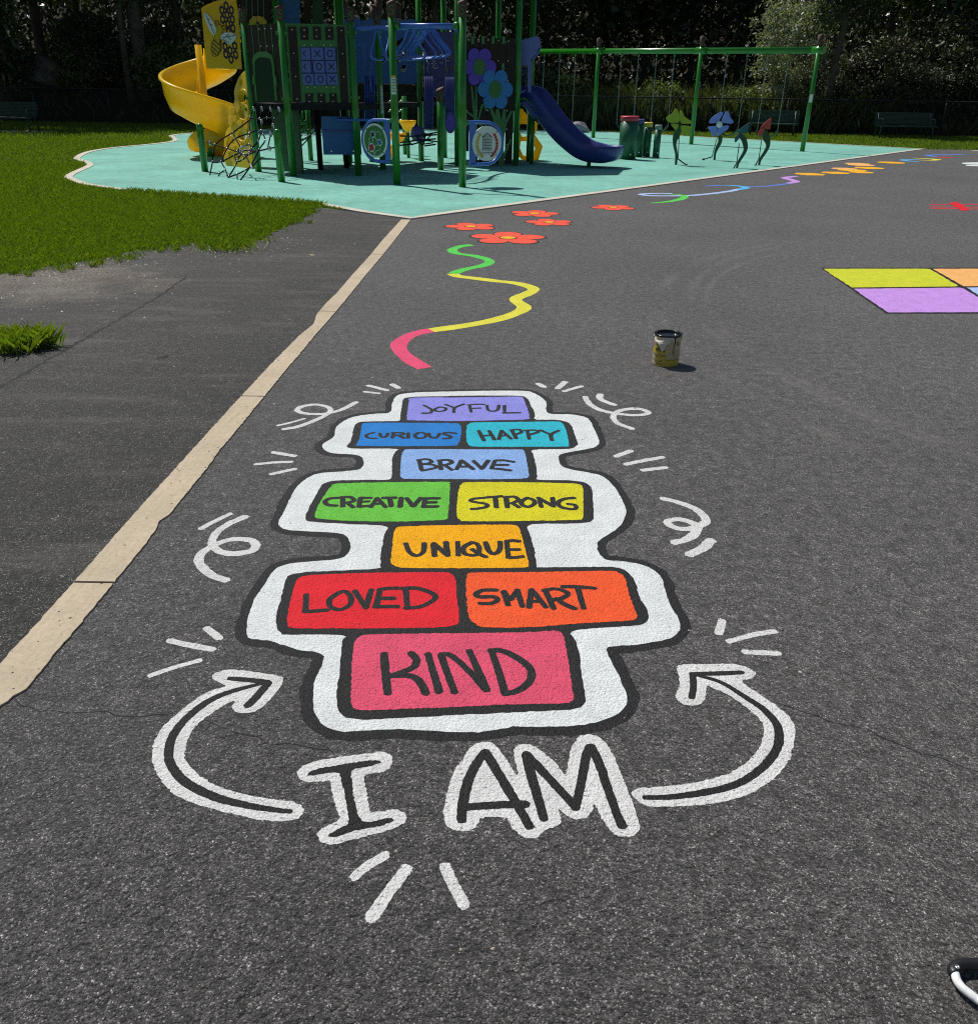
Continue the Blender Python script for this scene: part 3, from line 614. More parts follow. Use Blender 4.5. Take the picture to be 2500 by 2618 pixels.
for ltr, st in (('A', [[(205, 835), (215, 700), (260, 500), (330, 350), (410, 240)], [(410, 240), (520, 420), (640, 620), (740, 790), (795, 890)], [(215, 725), (400, 710), (620, 700), (765, 697)]]),
                ('M', [[(920, 820), (870, 640), (810, 440), (768, 262)], [(765, 258), (900, 400), (1050, 560), (1200, 725)], [(1198, 720), (1250, 500), (1290, 280), (1330, 192)], [(1330, 192), (1400, 330), (1480, 560), (1550, 760), (1605, 885)]])):
    mb = MB()
    for i, s_ in enumerate(st): stroke(mb, '8', s_, .0245, .0036 + i * .00015)
    mb.build('letter', M['black'], ia, 'black letter ' + ltr)
# arrows
al = thing('painted_arrow', gp('D1', (300, 1300)), 'left curved white outlined arrow pointing up to the right at the hopscotch', 'arrow', 'painted arrows')
AL = [('D1', [(668, 545), (692, 515), (770, 486), (900, 483), (1100, 510), (1265, 534), (1322, 560), (1325, 590), (1290, 650), (1200, 760), (1100, 850), (1010, 884), (920, 884), (862, 860), (846, 832), (868, 785), (850, 775), (760, 822), (650, 895), (540, 980), (470, 1060), (422, 1180), (411, 1290), (440, 1360), (540, 1460), (700, 1560), (950, 1635), (1200, 1685), (1400, 1705), (1480, 1742), (1518, 1790), (1490, 1840), (1400, 1884), (1250, 1894), (1050, 1870), (800, 1810), (550, 1745), (380, 1680), (260, 1600), (180, 1500), (120, 1380), (106, 1270), (130, 1140), (190, 1030), (270, 950), (400, 840), (550, 730), (680, 670), (790, 632), (700, 590)])]
area_paint(MB(), AL, .0020, .0012).build('arrow_outline', M['grime_white'], al)
mb = MB(); stroke(mb, 'D1', [(1390, 1795), (1250, 1780), (1000, 1740), (750, 1680), (550, 1600), (400, 1510), (310, 1410), (260, 1300), (270, 1160), (320, 1050), (400, 950), (550, 820), (700, 730), (900, 660), (1160, 595)], .0255, .0036, taper=.45)
stroke(mb, 'D1', [(825, 556), (1000, 570), (1180, 587)], .022, .0039, taper=.2); stroke(mb, 'D1', [(1185, 595), (1080, 720), (992, 808)], .023, .0042)
mb.build('arrow_line', M['black'], al)
ar = thing('painted_arrow', gp('D2', (1300, 1200)), 'right curved white outlined arrow pointing up to the left at the hopscotch', 'arrow', 'painted arrows')
AR = [('D2', [(470, 497), (700, 486), (950, 483), (1078, 510), (1150, 550), (1163, 580), (1128, 613), (1040, 637), (1100, 690), (1250, 790), (1380, 880), (1480, 980), (1518, 1070), (1505, 1200), (1470, 1330), (1380, 1460), (1230, 1580), (1050, 1670), (800, 1735), (500, 1760), (250, 1764), (135, 1735), (75, 1680), (48, 1637), (120, 1601), (350, 1580), (600, 1550), (800, 1505), (950, 1450), (1100, 1350), (1200, 1230), (1234, 1100), (1225, 1020), (1170, 950), (1050, 850), (900, 750), (780, 700), (728, 682), (720, 760), (690, 828), (600, 857), (510, 840), (452, 795), (446, 757), (478, 690), (480, 600)])]
area_paint(MB(), AR, .0020, .0012).build('arrow_outline', M['grime_white'], ar)
mb = MB(); stroke(mb, 'D2', [(165, 1675), (400, 1670), (700, 1630), (950, 1570), (1130, 1480), (1280, 1350), (1360, 1220), (1375, 1100), (1340, 1000), (1230, 880), (1050, 760), (850, 640), (620, 572)], .0235, .0036, taper=.4)
stroke(mb, 'D2', [(1045, 552), (800, 562), (600, 565)], .021, .0039, taper=.2); stroke(mb, 'D2', [(598, 565), (605, 680), (590, 775)], .021, .0042)
mb.build('arrow_line', M['black'], ar)
# dashes and curls
DASH = [('7', [(1070, 1258), (900, 1362), (768, 1472)], .023, 'shortest of the three white dashes below the words I AM'),
        ('7', [(1272, 1392), (1100, 1620), (930, 1865)], .029, 'long white dash in the middle below the words I AM'),
        ('7', [(1642, 1372), (1730, 1560), (1825, 1740)], .027, 'right hand white dash below the words I AM leaning left at the top'),
        ('D1', [(612, 92), (733, 187)], .026, 'stubby white dash just left of the red square, above the left arrow'),
        ('D1', [(262, 207), (450, 250), (668, 290)], .024, 'white dash above the left arrow, sloping down to the right'),
        ('D1', [(88, 533), (300, 460), (548, 391)], .021, 'white dash beside the left arrow, sloping up to the right'),
        ('D2', [(866, 92), (832, 203)], .027, 'short upright white dash above the right arrow'),
        ('D2', [(922, 278), (1130, 222), (1332, 186)], .024, 'long white dash sloping up to the right above the right arrow'),
        ('D2', [(1062, 371), (1368, 385)], .024, 'level white dash lowest of the three above the right arrow'),
        ('D3', [(430, 1285), (290, 1350), (162, 1420)], .026, 'short white stroke on the outer side of the left curl by the green square'),
        ('D3', [(832, 711), (1030, 745)], .028, 'top dash of three left of the pale blue square'),
        ('D3', [(672, 822), (850, 805), (998, 800)], .024, 'long middle dash of three left of the pale blue square'),
        ('D3', [(812, 914), (1030, 867)], .026, 'bottom dash of three left of the pale blue square'),
        ('D3', [(870, 463), (990, 435), (1120, 398)], .020, 'thin white stroke below the curl by the blue square'),
        ('1', [(662, 116), (780, 145), (893, 174)], .030, 'long white dash left of the violet square'),
        ('1', [(618, 190), (790, 210)], .026, 'lowest white dash left of the violet square'),
        ('1', [(948, 102), (1028, 146)], .034, 'stubby white dash nearest the top left corner of the violet square'),
        ('2', [(1052, 92), (1132, 134)], .034, 'stubby white dash at the top right of the violet square'),
        ('2', [(1382, 72), (1292, 148)], .040, 'steep white dash between two others right of the violet square'),
        ('2', [(1578, 125), (1470, 155), (1367, 185)], .032, 'longest white dash right of the violet square'),
        ('D4', [(212, 106), (215, 135), (292, 166)], .036, 'short hooked white stroke inside the curl by the turquoise square'),
        ('D4', [(302, 461), (384, 430)], .034, 'short top dash of three right of the pale blue square'),
        ('D4', [(357, 507), (460, 485), (568, 466)], .030, 'long middle dash of three right of the pale blue square'),
        ('D4', [(457, 541), (588, 525)], .032, 'bottom dash of three right of the pale blue square'),
        ('D4', [(843, 943), (802, 985), (722, 1024)], .042, 'thick white stroke below the curl beside the yellow square')]
for crop, pts, w, lab in DASH:
    tag(stroke(MB(), crop, pts, w, .0020, amp=.07).build('painted_dash', M['grime_white']), lab, 'dash', 'white dashes painted round the hopscotch')
CURL = [('D3', [(570, 1310), (430, 1370), (310, 1450), (262, 1540), (280, 1590), (350, 1640), (470, 1655), (610, 1635), (668, 1585), (635, 1535), (520, 1518), (400, 1530), (250, 1590), (160, 1660), (140, 1730), (190, 1800), (270, 1860), (392, 1900)], .034, 'white looping curl painted left of the green square'),
        ('D3', [(1600, 245), (1500, 300), (1380, 340), (1250, 356), (1120, 348), (1052, 318), (1110, 282), (1230, 267), (1330, 287), (1365, 320), (1310, 370), (1180, 430), (1050, 475), (932, 495)], .031, 'white looping curl painted left of the blue square'),
        ('D4', [(125, 120), (150, 160), (210, 195), (300, 215), (400, 225), (470, 220), (487, 208), (440, 190), (370, 190), (310, 205), (287, 235), (310, 270), (395, 303)], .034, 'white looping curl painted right of the turquoise square'),
        ('D4', [(572, 703), (660, 725), (760, 765), (817, 822), (800, 850), (720, 876), (640, 870), (592, 840), (620, 825), (690, 825), (760, 855), (768, 880), (720, 930), (632, 955)], .036, 'white looping curl painted right of the yellow square')]
for crop, pts, w, lab in CURL:
    tag(stroke(MB(), crop, pts, w, .0020, amp=.07).build('painted_curl', M['grime_white']), lab, 'curl', 'white curls painted round the hopscotch')
# wriggling track of three colours
tr = thing('painted_track', gp('E', (700, 600)), 'wriggling green, yellow and pink line leading from the flowers to the hopscotch', 'painted line')
stroke(MB(), 'E', [(640, 365), (580, 372), (533, 391), (560, 410), (660, 425), (733, 450), (700, 474), (600, 495), (537, 517)], .105, .003, amp=.02, square=True).build('line', M['mark_green'], tr, 'green end')
stroke(MB(), 'E', [(537, 518), (560, 531), (640, 541), (760, 556), (880, 570), (965, 597), (940, 622), (870, 655), (918, 697), (870, 730), (760, 765), (600, 795), (420, 820)], .112, .0024, amp=.02, square=True).build('line', M['mark_yellow'], tr, 'yellow middle')
stroke(MB(), 'E', [(425, 819), (330, 840), (255, 885), (258, 930), (315, 980), (388, 1022)], .105, .0018, amp=.02, square=True).build('line', M['mark_pink'], tr, 'pink end')
# coral flowers
FL = [('D5', (425, 231), (222, 638), .52, 'largest coral painted flower, nearest the green end of the wriggling line', 0), ('D5', (222, 169), (65, 345), .5, 'coral painted flower furthest left, near the corner of the play surface', .35),
      ('D5', (570, 98), (440, 710), .5, 'coral painted flower in the middle at the back, above another flower', -.2), ('D5', (650, 146), (515, 776), .5, 'coral painted flower just below the back middle flower', .15),
      ('F', (125, 338), (24, 229), .5, 'coral painted flower on its own to the right of the others', .5)]
for crop, c, (x0, x1), f, lab, a0 in FL:
    cc = gp(crop, c); R = (gp(crop, (x1, c[1])) - gp(crop, (x0, c[1]))).length / 2
    t = thing('painted_flower', cc, lab, 'painted flower', 'coral flowers painted on the asphalt')
    def pet(rr, grow, z):
        out = []
        for i in range(120):
            a = 2 * math.pi * i / 120; q = (a - a0) * 5 / 2
            r = R * (.50 + .50 * abs(math.sin(q + math.pi / 4 * 5)) ** .55) * rr + grow
            out.append(Vector((cc.x + math.cos(a) * r, cc.y + math.sin(a) * r, z)))
        return out
    MB().sheet(pet(1.0, R * .07, .0018)).build('outline', M['black'], t)
    MB().sheet(pet(1.0, -.0, .0032)).build('petals', M['coral'], t)
    MB().sheet([cc + Vector((math.cos(a) * R * .25, math.sin(a) * R * .25, .0046)) for a in [k * .2618 for k in range(24)]]).build('centre_ring', M['black'], t)
    MB().sheet([cc + Vector((math.cos(a) * R * .205, math.sin(a) * R * .205, .006)) for a in [k * .2618 for k in range(24)]]).build('centre', M['gold'], t)
# second line along the play surface
t2 = thing('painted_track', gp('D6', (500, 160)), 'looping green, pale blue and violet line beside the play surface kerb', 'painted line')
stroke(MB(), 'D6', [(135, 210), (230, 202), (300, 188), (322, 174), (295, 164), (230, 160)], .13, .0030, amp=.02, taper=.6, square=True).build('line', M['mark_green'], t2, 'green curve')
stroke(MB(), 'D6', [(240, 158), (150, 157), (82, 162), (150, 170), (330, 169), (450, 160), (560, 146), (630, 132)], .12, .0024, amp=.02).build('line', M['pale_blue'], t2, 'pale blue loop')
stroke(MB(), 'D6', [(620, 136), (655, 126), (625, 117), (560, 113)], .16, .0030, amp=.02, taper=.5).build('line', M['aqua'], t2, 'aqua bend')
stroke(MB(), 'D6', [(445, 117), (520, 113), (600, 114)], .10, .0024, amp=.02).build('line', M['deep_blue'], t2, 'blue tail')
stroke(MB(), 'D6', [(660, 122), (780, 117), (895, 102)], .10, .0018, amp=.02).build('line', M['deep_blue'], t2, 'blue stretch')
stroke(MB(), 'D6', [(893, 101), (930, 92), (895, 80), (870, 71), (930, 63)], .17, .0030, amp=.02, taper=.3).build('line', M['lilac'], t2, 'violet bend')
HX = [((150, 181), 82, 'gold', 'nearest yellow hexagon painted on the asphalt'), ((290, 174), 76, 'gold', 'yellow hexagon second from the left, joined to the nearest one'), ((430, 171), 66, 'gold', 'yellow hexagon at the right end of the nearest row'),
      ((380, 160), 78, 'gold', 'yellow hexagon between the nearest row and the peach hexagon'), ((340, 152), 70, 'peach', 'peach hexagon at the left of the middle row'), ((475, 148), 78, 'gold', 'yellow hexagon at the right of the middle row'),
      ((410, 125), 66, 'peach', 'furthest peach hexagon of the cluster'), ((430, 132), 72, 'peach', 'peach hexagon overlapping the furthest one'), ((595, 119), 72, 'gold', 'single yellow hexagon apart from the cluster at the right')]
for i, (c, w, k, lab) in enumerate(HX):
    cc = gp('D7', c); R = (gp('D7', (c[0] + w, c[1])) - cc).length
    tag(MB().sheet([Vector((cc.x + math.cos(a) * R, cc.y + math.sin(a) * R * .95, .0018 + i * .0006)) for a in [k2 * math.pi / 3 + .06 for k2 in range(6)]]).build('painted_hexagon', M[k]), lab, 'hexagon', 'hexagons painted on the asphalt')
for pts, w, k, lab in (([(738, 101), (660, 102), (690, 108), (740, 112)], .2, 'aqua', 'small aqua S shaped line beyond the hexagons'), ([(720, 92), (790, 95), (845, 99), (820, 104), (752, 103)], .2, 'mark_yellow', 'small yellow hooked line beyond the aqua one'),
                       ([(995, 72), (830, 75), (797, 79), (840, 85)], .22, 'deep_blue', 'long blue hooked line furthest along the court'), ([(838, 87), (925, 89)], .24, 'red', 'short red line under the furthest blue line')):
    tag(stroke(MB(), 'D7', pts, w, .0024, amp=.02, taper=.4).build('painted_line', M[k]), lab, 'painted line', 'short coloured lines far along the court')
mb = MB(); cc = gp('D7', (1040, 122)); area_paint(mb, [('D7', [(980, 121), (1010, 117), (1100, 116), (1140, 122), (1100, 127), (1010, 127)])], .002); area_paint(mb, [('D7', [(1003, 131), (1050, 129), (1120, 129), (1150, 133), (1100, 137), (1020, 136)])], .003)
tag(mb.build('painted_cloud', M['white']), 'white rounded shape painted at the right edge of the court', 'painted shape')
tag(stroke(MB(), 'D7', [(1048, 52), (1120, 52.5)], .16, .002, amp=.02).build('painted_line', M['white']), 'white line painted at the far right edge of the court', 'painted line')
rt = thing('painted_sign', gp('D7', (970, 360)), 'red slab crossed by thin red lines, painted on the court at the right', 'painted shape')
mb = MB()
for i, (a, b) in enumerate((((815, 346), (1120, 345)), ((815, 360), (1120, 361)), ((820, 367), (1130, 372)))): stroke(mb, 'D7', [a, b], .075, .0018 + i * .0003, amp=.03)
mb.build('line', M['red'], rt)
MB().sheet(G3([('D7', [(912, 338), (955, 332), (1030, 377), (980, 382)])], .0034)).build('slab', M['red'], rt)
# big colour grid at the right
gt = thing('painted_grid', gp('F', (1700, 720)), 'painted grid of large yellow, lilac, orange and blue panels at the right edge', 'painted grid')
base = [(1122, 626), (2300, 626), (2700, 846), (1434, 846)]
MB().sheet(G3([('F', base)], .0018)).build('outline', M['black'], gt)
for k, q in (('lime', [(1134, 631), (1642, 631), (1786, 716), (1270, 721)]), ('peach', [(1660, 631), (2120, 631), (2290, 714), (1806, 715)]), ('lilac', [(1280, 727), (1800, 722), (1992, 839), (1444, 841)]), ('aqua' if 0 else 'pale_blue', [(1822, 721), (2300, 720), (2520, 838), (2012, 839)])):
    MB().sheet(rough(resample(G3([('F', q)], .0034), .05, True), .003, True, 5)).build('panel', M[k], gt, {'lime': 'yellow panel', 'peach': 'orange panel', 'lilac': 'lilac panel', 'pale_blue': 'blue panel'}[k])
# cracks and seams
def crack(pts, w, seed, crop='P'):
    P = [at(*px(crop, p), .0005) for p in pts]; Q = resample(catmull(P, False, 6), .035); rn = random.Random(seed); R = []
    for q in Q: R.append(q + Vector((rn.gauss(0, .006), rn.gauss(0, .006), 0)))
    mb = MB(); vs = []; n = len(R)
    for i, q in enumerate(R):
        t = R[min(i + 1, n - 1)] - R[max(i - 1, 0)]; nn = Vector((-t.y, t.x, 0)).normalized(); ww = w * (.25 + rn.random() * .9) / 2
        vs += [q + nn * ww, q - nn * ww]
    return mb.add(vs, [(2 * i, 2 * i + 1, 2 * i + 3, 2 * i + 2) for i in range(n - 1)])
for i, (pts, w, crop) in enumerate((([(0, 990), (130, 915), (270, 835), (400, 760), (480, 705)], .034, 'P'), ([(30, 1795), (120, 1815), (250, 1825), (330, 1832), (430, 1828)], .005, 'P'), ([(500, 1835), (560, 1852), (640, 1880), (760, 1905), (860, 1925)], .004, 'P'),
                                   ([(1985, 1800), (2050, 1818), (2130, 1850), (2220, 1862), (2330, 1915), (2500, 1965)], .0045, 'P'), ([(860, 975), (890, 962)], .03, 'K'), ([(940, 540), (990, 526)], .03, 'K'), ([(830, 970), (895, 955)], .035, 'K'), ([(1630, 1625), (1720, 1660), (1800, 1700)], .003, 'P'))):
    tag(crack(pts, w, i, crop).build('asphalt_crack', M['crack'], fixn=False), kind='structure')
# ------------------------------------------------------------------ play structure
M['post'] = simple('green_post', (.020, .19, .012), .24, .1, coat=.3)
M['green'] = simple('green_plastic', (.035, .17, .035), .45, .1)
M['darkgreen'] = simple('dark_green_plastic', (.012, .07, .018), .5, .1)
M['brown'] = simple('brown_plank', (.034, .020, .017), .65, .3, 14, bmp=.004, spec=.25)
M['cap'] = simple('brown_cap', (.085, .040, .026), .7, .3, 12, bmp=.006)
M['blue'] = simple('blue_plastic', (.018, .12, .36), .42, .1)
M['bluemetal'] = simple('blue_metal', (.05, .15, .55), .32, .08, coat=.3)
M['navy'] = simple('navy_plastic', (.034, .05, .25), .38, .1, coat=.15)
M['purpleblue'] = simple('purple_blue_plastic', (.14, .17, .48), .45, .1)
M['yellow'] = simple('yellow_plastic', (.95, .68, .02), .30, .06, coat=.25, trans=.45)
M['panelyellow'] = simple('yellow_panel', (.74, .52, .014), .4, .06, trans=.3)
M['purple'] = simple('purple_petal', (.10, .05, .46), .45, .1); M['petalblue'] = simple('blue_petal', (.02, .20, .52), .45, .1)
M['lavender'] = simple('lavender_block', (.11, .135, .42), .5, .08)
M['ink'] = simple('dark_ink', (.012, .012, .04), .5, .1); M['dark'] = simple('black_metal', (.012, .012, .013), .45, .1)
M['deck'] = simple('dark_deck', (.013, .012, .014), .7, .2, spec=.2)
M['whitep'] = simple('white_plastic', (.72, .74, .72), .45, .06); M['silver'] = simple('silver_metal', (.6, .6, .6), .3, .1, metal=.8)
M['tan'] = simple('tan_cut_wood', (.5, .36, .27), .7, .15); M['redp'] = simple('red_plastic', (.50, .02, .035), .4, .1); M['goldp'] = simple('gold_plastic', (.62, .38, .04), .4, .1)
M['stemgreen'] = simple('stem_green', (.05, .20, .055), .5, .1)
M['bolt'] = simple('bolt_metal', (.75, .75, .72), .25, .05, metal=.9)
ps = thing('play_structure', (-2.2, 19.0, 0), 'big green, blue and brown climbing structure with yellow and navy slides', 'play structure')
def post(x, y, h, cap=True, capface=-1.57, r=.063):
    mb = MB(); mb.tube([(x, y, -.01), (x, y, h)], r, 16)
    o = mb.build('post', M['post'], ps)
    if cap:
        c = MB(); rings = [(0, r * 1.02), (.06, r * 1.06), (.16, r * 1.16), (.23, r * 1.24)]; seg = 18; vs = []
        for z, rr in rings:
            for k in range(seg):
                a = 2 * math.pi * k / seg; zz = h + z + (.035 * math.cos(a - .6) if z > .2 else 0)
                vs.append((x + rr * math.cos(a), y + rr * math.sin(a), zz))
        fs = [(i * seg + k, i * seg + (k + 1) % seg, (i + 1) * seg + (k + 1) % seg, (i + 1) * seg + k) for i in range(3) for k in range(seg)] + [tuple(3 * seg + k for k in range(seg))]
        c.add(vs, fs, True); co = c.build('cap', M['cap'], o)
        # carved S on the cap, facing the camera
        f = Vector((-x, -y, 0)).normalized(); sx = Vector((-f.y, f.x, 0)); q = Vector((x, y, h + .10)) + f * (r * 1.13)
        S_ = [(.030, .045), (.012, .062), (-.014, .058), (-.026, .038), (-.012, .016), (.014, -.004), (.026, -.026), (.012, -.052), (-.014, -.056), (-.032, -.040)]
        sm = MB(); sm.tube([q + sx * a * -1 * -1 + Vector((0, 0, b)) for a, b in catmull([Vector((a, b)) for a, b in S_], False, 3)], .0085, 5)
        sm.build('letter', M['goldp' if 0 else 'stemgreen'], o)
    return o
P1, P2, P3 = Vector((-4.62, 17.89, 0)), Vector((-3.76, 17.06, 0)), Vector((-2.58, 17.35, 0))
P11, PB1, PB2 = Vector((-2.28, 18.75, 0)), Vector((-3.09, 19.5, 0)), Vector((-4.3, 19.15, 0))
P4, P5 = Vector((-1.69, 15.84, 0)), Vector((-.54, 15.58, 0))
P6, P7, P8, P12 = Vector((.47, 20.15, 0)), Vector((-.8, 19.92, 0)), Vector((-1.67, 21.05, 0)), Vector((.80, 21.36, 0))
for p in (P1, P2, P3, P11, P4, P5): post(p.x, p.y, 2.54)
post(-1.10, 18.84, 1.28)
for p, h in ((P6, 3.7), (P7, 3.7), (P8, 3.7), (P12, 3.7), (PB1, 3.7), (PB2, 3.9), (Vector((-1.2, 22.2, 0)), 3.7), (Vector((.05, 22.4, 0)), 3.7), (Vector((-3.35, 20.7, 0)), 3.9), (Vector((-4.55, 20.45, 0)), 3.9), (Vector((-2.23, 23.11, 0)), 1.32)): post(p.x, p.y, h, False)
def roof(c, r, z):
    mb = MB(); mb.lathe((c[0], c[1], z), [(r, 0), (r * 1.0, .03), (r * .55, .45), (.05, .8)], 6, rot_z(.3), False); mb.build('roof', M['green'], ps)
roof((-.35, 21.1), 1.55, 3.66); roof((-3.7, 19.1), 1.75, 3.8)
# decks
def deck(c, pts, z, name='deck'):
    mb = MB(); P = [Vector((p.x, p.y, 0)) for p in pts]; n = len(P)
    vs = [Vector((p.x, p.y, z)) for p in P] + [Vector((p.x, p.y, z - .09)) for p in P]
    mb.add(vs, [tuple(range(n)), tuple(reversed(range(n, 2 * n)))] + [(i, (i + 1) % n, n + (i + 1) % n, n + i) for i in range(n)]); mb.build(name, M['deck'], ps)
deck(None, [P1, P2, P3, P11, PB1, PB2], 1.22)
deck(None, [P7, P6, P12, Vector((.05, 22.4, 0)), Vector((-1.2, 22.2, 0)), P8], 1.33)
deck(None, [PB2, PB1, Vector((-3.35, 20.7, 0)), Vector((-4.55, 20.45, 0))], 1.75)
deck(None, [P11, P8, Vector((-2.0, 21.6, 0)), PB1], 1.22, 'bridge')
def bolts(mb, pl, crop, pts, d):
    for p in pl.c(crop, pts): mb.box(pl.p3(p, d), (.018, .012, .018))
def quadpts(pl, u0, u1, w0, w1): return [(u0, w0), (u1, w0), (u1, w1), (u0, w1)]
# tunnel panel between the two left posts
pl = Plane(P1, P2); L_ = pl.len
pb = MB().plate(pl, quadpts(pl, .07, L_ - .07, 1.24, 2.5), .03).build('barn_panel', M['brown'], ps)
mb = MB()
for k in range(4):
    u = .07 + (L_ - .14) * (k + 1) / 5; mb.plate(pl, quadpts(pl, u - .010, u + .010, 1.9, 2.5), .008, d=.02)
mb.build('groove', M['green'], pb)
arch = pl.c('A', [(1015, 560), (1030, 520), (1075, 492), (1150, 490), (1200, 525), (1215, 580), (1250, 960), (1235, 965), (1200, 600), (1180, 560), (1130, 545), (1075, 548), (1040, 580), (1035, 640), (1060, 965), (1045, 965)])
MB().plate(pl, arch, .03, d=.03).build('arch', M['green'], pb)
MB().plate(pl, pl.c('A', [(1040, 600), (1075, 550), (1130, 545), (1180, 562), (1200, 610), (1240, 970), (1062, 970)]), .02, d=.024).build('crawl_opening_shade', simple('shadow_green', (.005, .028, .009), .6, .1, spec=.2), pb)  # solid plate, the shade inside the crawl opening put into its dark colour
mb = MB(); mb.plate(pl, pl.c('A', [(1020, 720), (1035, 715), (1045, 800), (1030, 815), (1018, 790)]), .03, d=.04); mb.plate(pl, pl.c('A', [(1225, 715), (1240, 720), (1252, 800), (1240, 830), (1230, 810)]), .03, d=.04)
mb.build('grip', M['green'], pb)
mb = MB(); bolts(mb, pl, 'A', [(1075, 275), (1130, 272), (1190, 270), (1090, 440), (1150, 440), (1205, 435)], .03); mb.build('bolt', M['bolt'], pb)
# noughts and crosses panel
pl = Plane(P2, P3); L_ = pl.len
tp = MB().plate(pl, quadpts(pl, .07, L_ - .07, 1.26, 2.50), .025, [list(reversed(pl.c('A', [(1455, 450), (1808, 450), (1812, 815), (1480, 815)])))]).build('game_panel', M['green'], ps)
def plank(x0, x1, y0, y1):
    MB().plate(pl, pl.c('A', [(x0[0], y0), (x0[1], y0), (x1[1], y1), (x1[0], y1)]), .02, d=.022).build('plank', M['brown'], tp)
plank((1335, 1415), (1385, 1465), 255, 980); plank((1805, 1876), (1845, 1915), 255, 980)
for a, b in (((1450, 1530), (1460, 1535)), ((1575, 1650), (1580, 1655)), ((1692, 1768), (1698, 1775))): plank(a, b, 255, 380)
for a, b in (((1500, 1578), (1505, 1580)), ((1618, 1692), (1622, 1695)), ((1732, 1800), (1738, 1808))): plank(a, b, 893, 980)
mb = MB(); bolts(mb, pl, 'A', [(1375, 282), (1392, 508), (1412, 730), (1425, 945), (1848, 290), (1860, 512), (1870, 732)] + [(x, y) for x in (1492, 1610, 1732) for y in (286, 346)] + [(x, y) for x in (1540, 1655, 1768) for y in (908, 970)] + [(x, 430) for x in (1492, 1562, 1678, 1745)] + [(x, 832) for x in (1523, 1592, 1705, 1772)], .036)
mb.build('bolt', M['bolt'], tp)
MB().plate(pl, pl.c('A', [(1450, 445), (1812, 445), (1818, 820), (1472, 820)]), .02, d=-.05).build('backing', M['navy'], tp)
cols = [[(1465, 1545), (1472, 1550), (1478, 1580)], [(1562, 1672), (1582, 1685), (1595, 1700)], [(1690, 1785), (1700, 1800), (1712, 1810)]]
rows = [(452, 572), (580, 692), (702, 812)]; SY = [['X', 'X', 'O'], ['X', 'O', 'X'], ['O', 'O', 'X']]
for c in range(3):
    for r in range(3):
        x0, x1 = cols[c][r]; y0, y1 = rows[r]
        (ua, wa), (ub, wb) = pl.pix(px('A', (x0, y1))), pl.pix(px('A', (x1, y0))); uc, wc = (ua + ub) / 2, (wa + wb) / 2
        bl = MB().box(pl.p3((uc, wc), .01), (ub - ua, .05, wb - wa), rot_z(math.atan2(pl.u.y, pl.u.x)), .008).build('block', M['lavender'], tp)
        s_ = min(ub - ua, wb - wa) * .27; mb = MB(); off = .0 if not (c == 0 and r < 2) else -(ub - ua) * .28
        f = lambda a, b: pl.p3((uc + off + a, wc + b), .037)
        if SY[r][c] == 'X':
            if off: mb.tube([f(0, 0), f(s_, s_)], .007, 5); mb.tube([f(0, 0), f(s_, -s_)], .007, 5)
            else: mb.tube([f(-s_, -s_), f(s_, s_)], .008, 5); mb.tube([f(-s_, s_), f(s_, -s_)], .008, 5)
        else: mb.tube([f(s_ * math.cos(a) * .9, s_ * math.sin(a) * 1.05) for a in [k * .4488 for k in range(14)]], .008, 5, closed=True)
        mb.build('mark', M['ink'], bl, 'letter ' + SY[r][c])
for p_, crop, ys_ in ((P2, 'A', (300, 930)), (P3, 'B', (310, 935)), (P1, 'A', (305, 930))):
    for yy in ys_: MB().box((p_.x, p_.y, zat(px(crop, (0, 0))[0] + 100, px(crop, (0, yy))[1], p_.y)), (.20, .06, .06), rot_z(.25), .01).build('clamp', M['post'], ps)
# shop counter under the deck
st = MB().plate(pl, quadpts(pl, .60, L_ + .1, .36, 1.02), .04, d=-.25).build('shop_panel', M['blue'], ps)
MB().plate(pl, quadpts(pl, .60, L_ + .1, .76, .79), .07, d=-.24).build('ledge', M['navy'], st)
mb = MB(); q = pl.p3((L_ - .02, .97), -.1); mb.box(q, (.62, .34, .035), rot_z(.1), .012); mb.build('counter', M['bluemetal'], st)
for u, w_ in ((.75, .42), (L_ - .05, .42)): MB().box(pl.p3((u, w_), -.22), (.025, .02, .025)).build('bolt', M['bolt'], st)
# legs under the deck
for x, y, m in ((-4.14, 20.73, 'post'), (-3.5, 18.43, 'brown'), (-3.2, 20.4, 'post'), (-2.75, 20.6, 'post'), (-3.05, 18.9, 'brown')):
    MB().tube([(x, y, 0), (x, y, 1.15)], .055, 12).build('leg', M[m], ps)
# dark slide tube panel under the tunnel panel
mb = MB(); mb.plate(Plane(P1, P2), [(.12, 0.02), (L_ - .2, .02), (L_ - .2, 1.13), (.12, 1.13)], .03, d=-.35); mb.build('step_panel', M['darkgreen'], ps)
# gate posts with bar, overhead loop ladder
mb = MB(); mb.tube([P4 + Vector((.06, 0, 2.42)), P5 + Vector((-.06, 0, 2.42))], .036, 12); gb = mb.build('cross_bar', M['bluemetal'], ps)
for p, s_ in ((P4, 1), (P5, -1)):
    MB().tube([p + Vector((.05 * s_, 0, 2.42)), p + Vector((.13 * s_, -.03 * s_ * 1, 2.42))], .055, 12).build('collar', M['post'], gb)
def bp(x, y, dep):
    r = ray(*px('B', (x, y))); t = dep / r.y; return Vector((r.x * t, dep, HC + r.z * t))
rail = catmull([bp(*p) for p in ((205, 260, 17.4), (320, 268, 17.3), (420, 262, 17.3), (600, 264, 17.2), (760, 262, 17.4), (900, 254, 18.0), (965, 256, 18.8), (1050, 262, 19.4), (1150, 268, 19.8), (1200, 310, 19.9))], False, 6)
ld = MB().tube(rail, .036, 10).build('loop_ladder', M['bluemetal'], ps)
rs = resample(rail, .02)
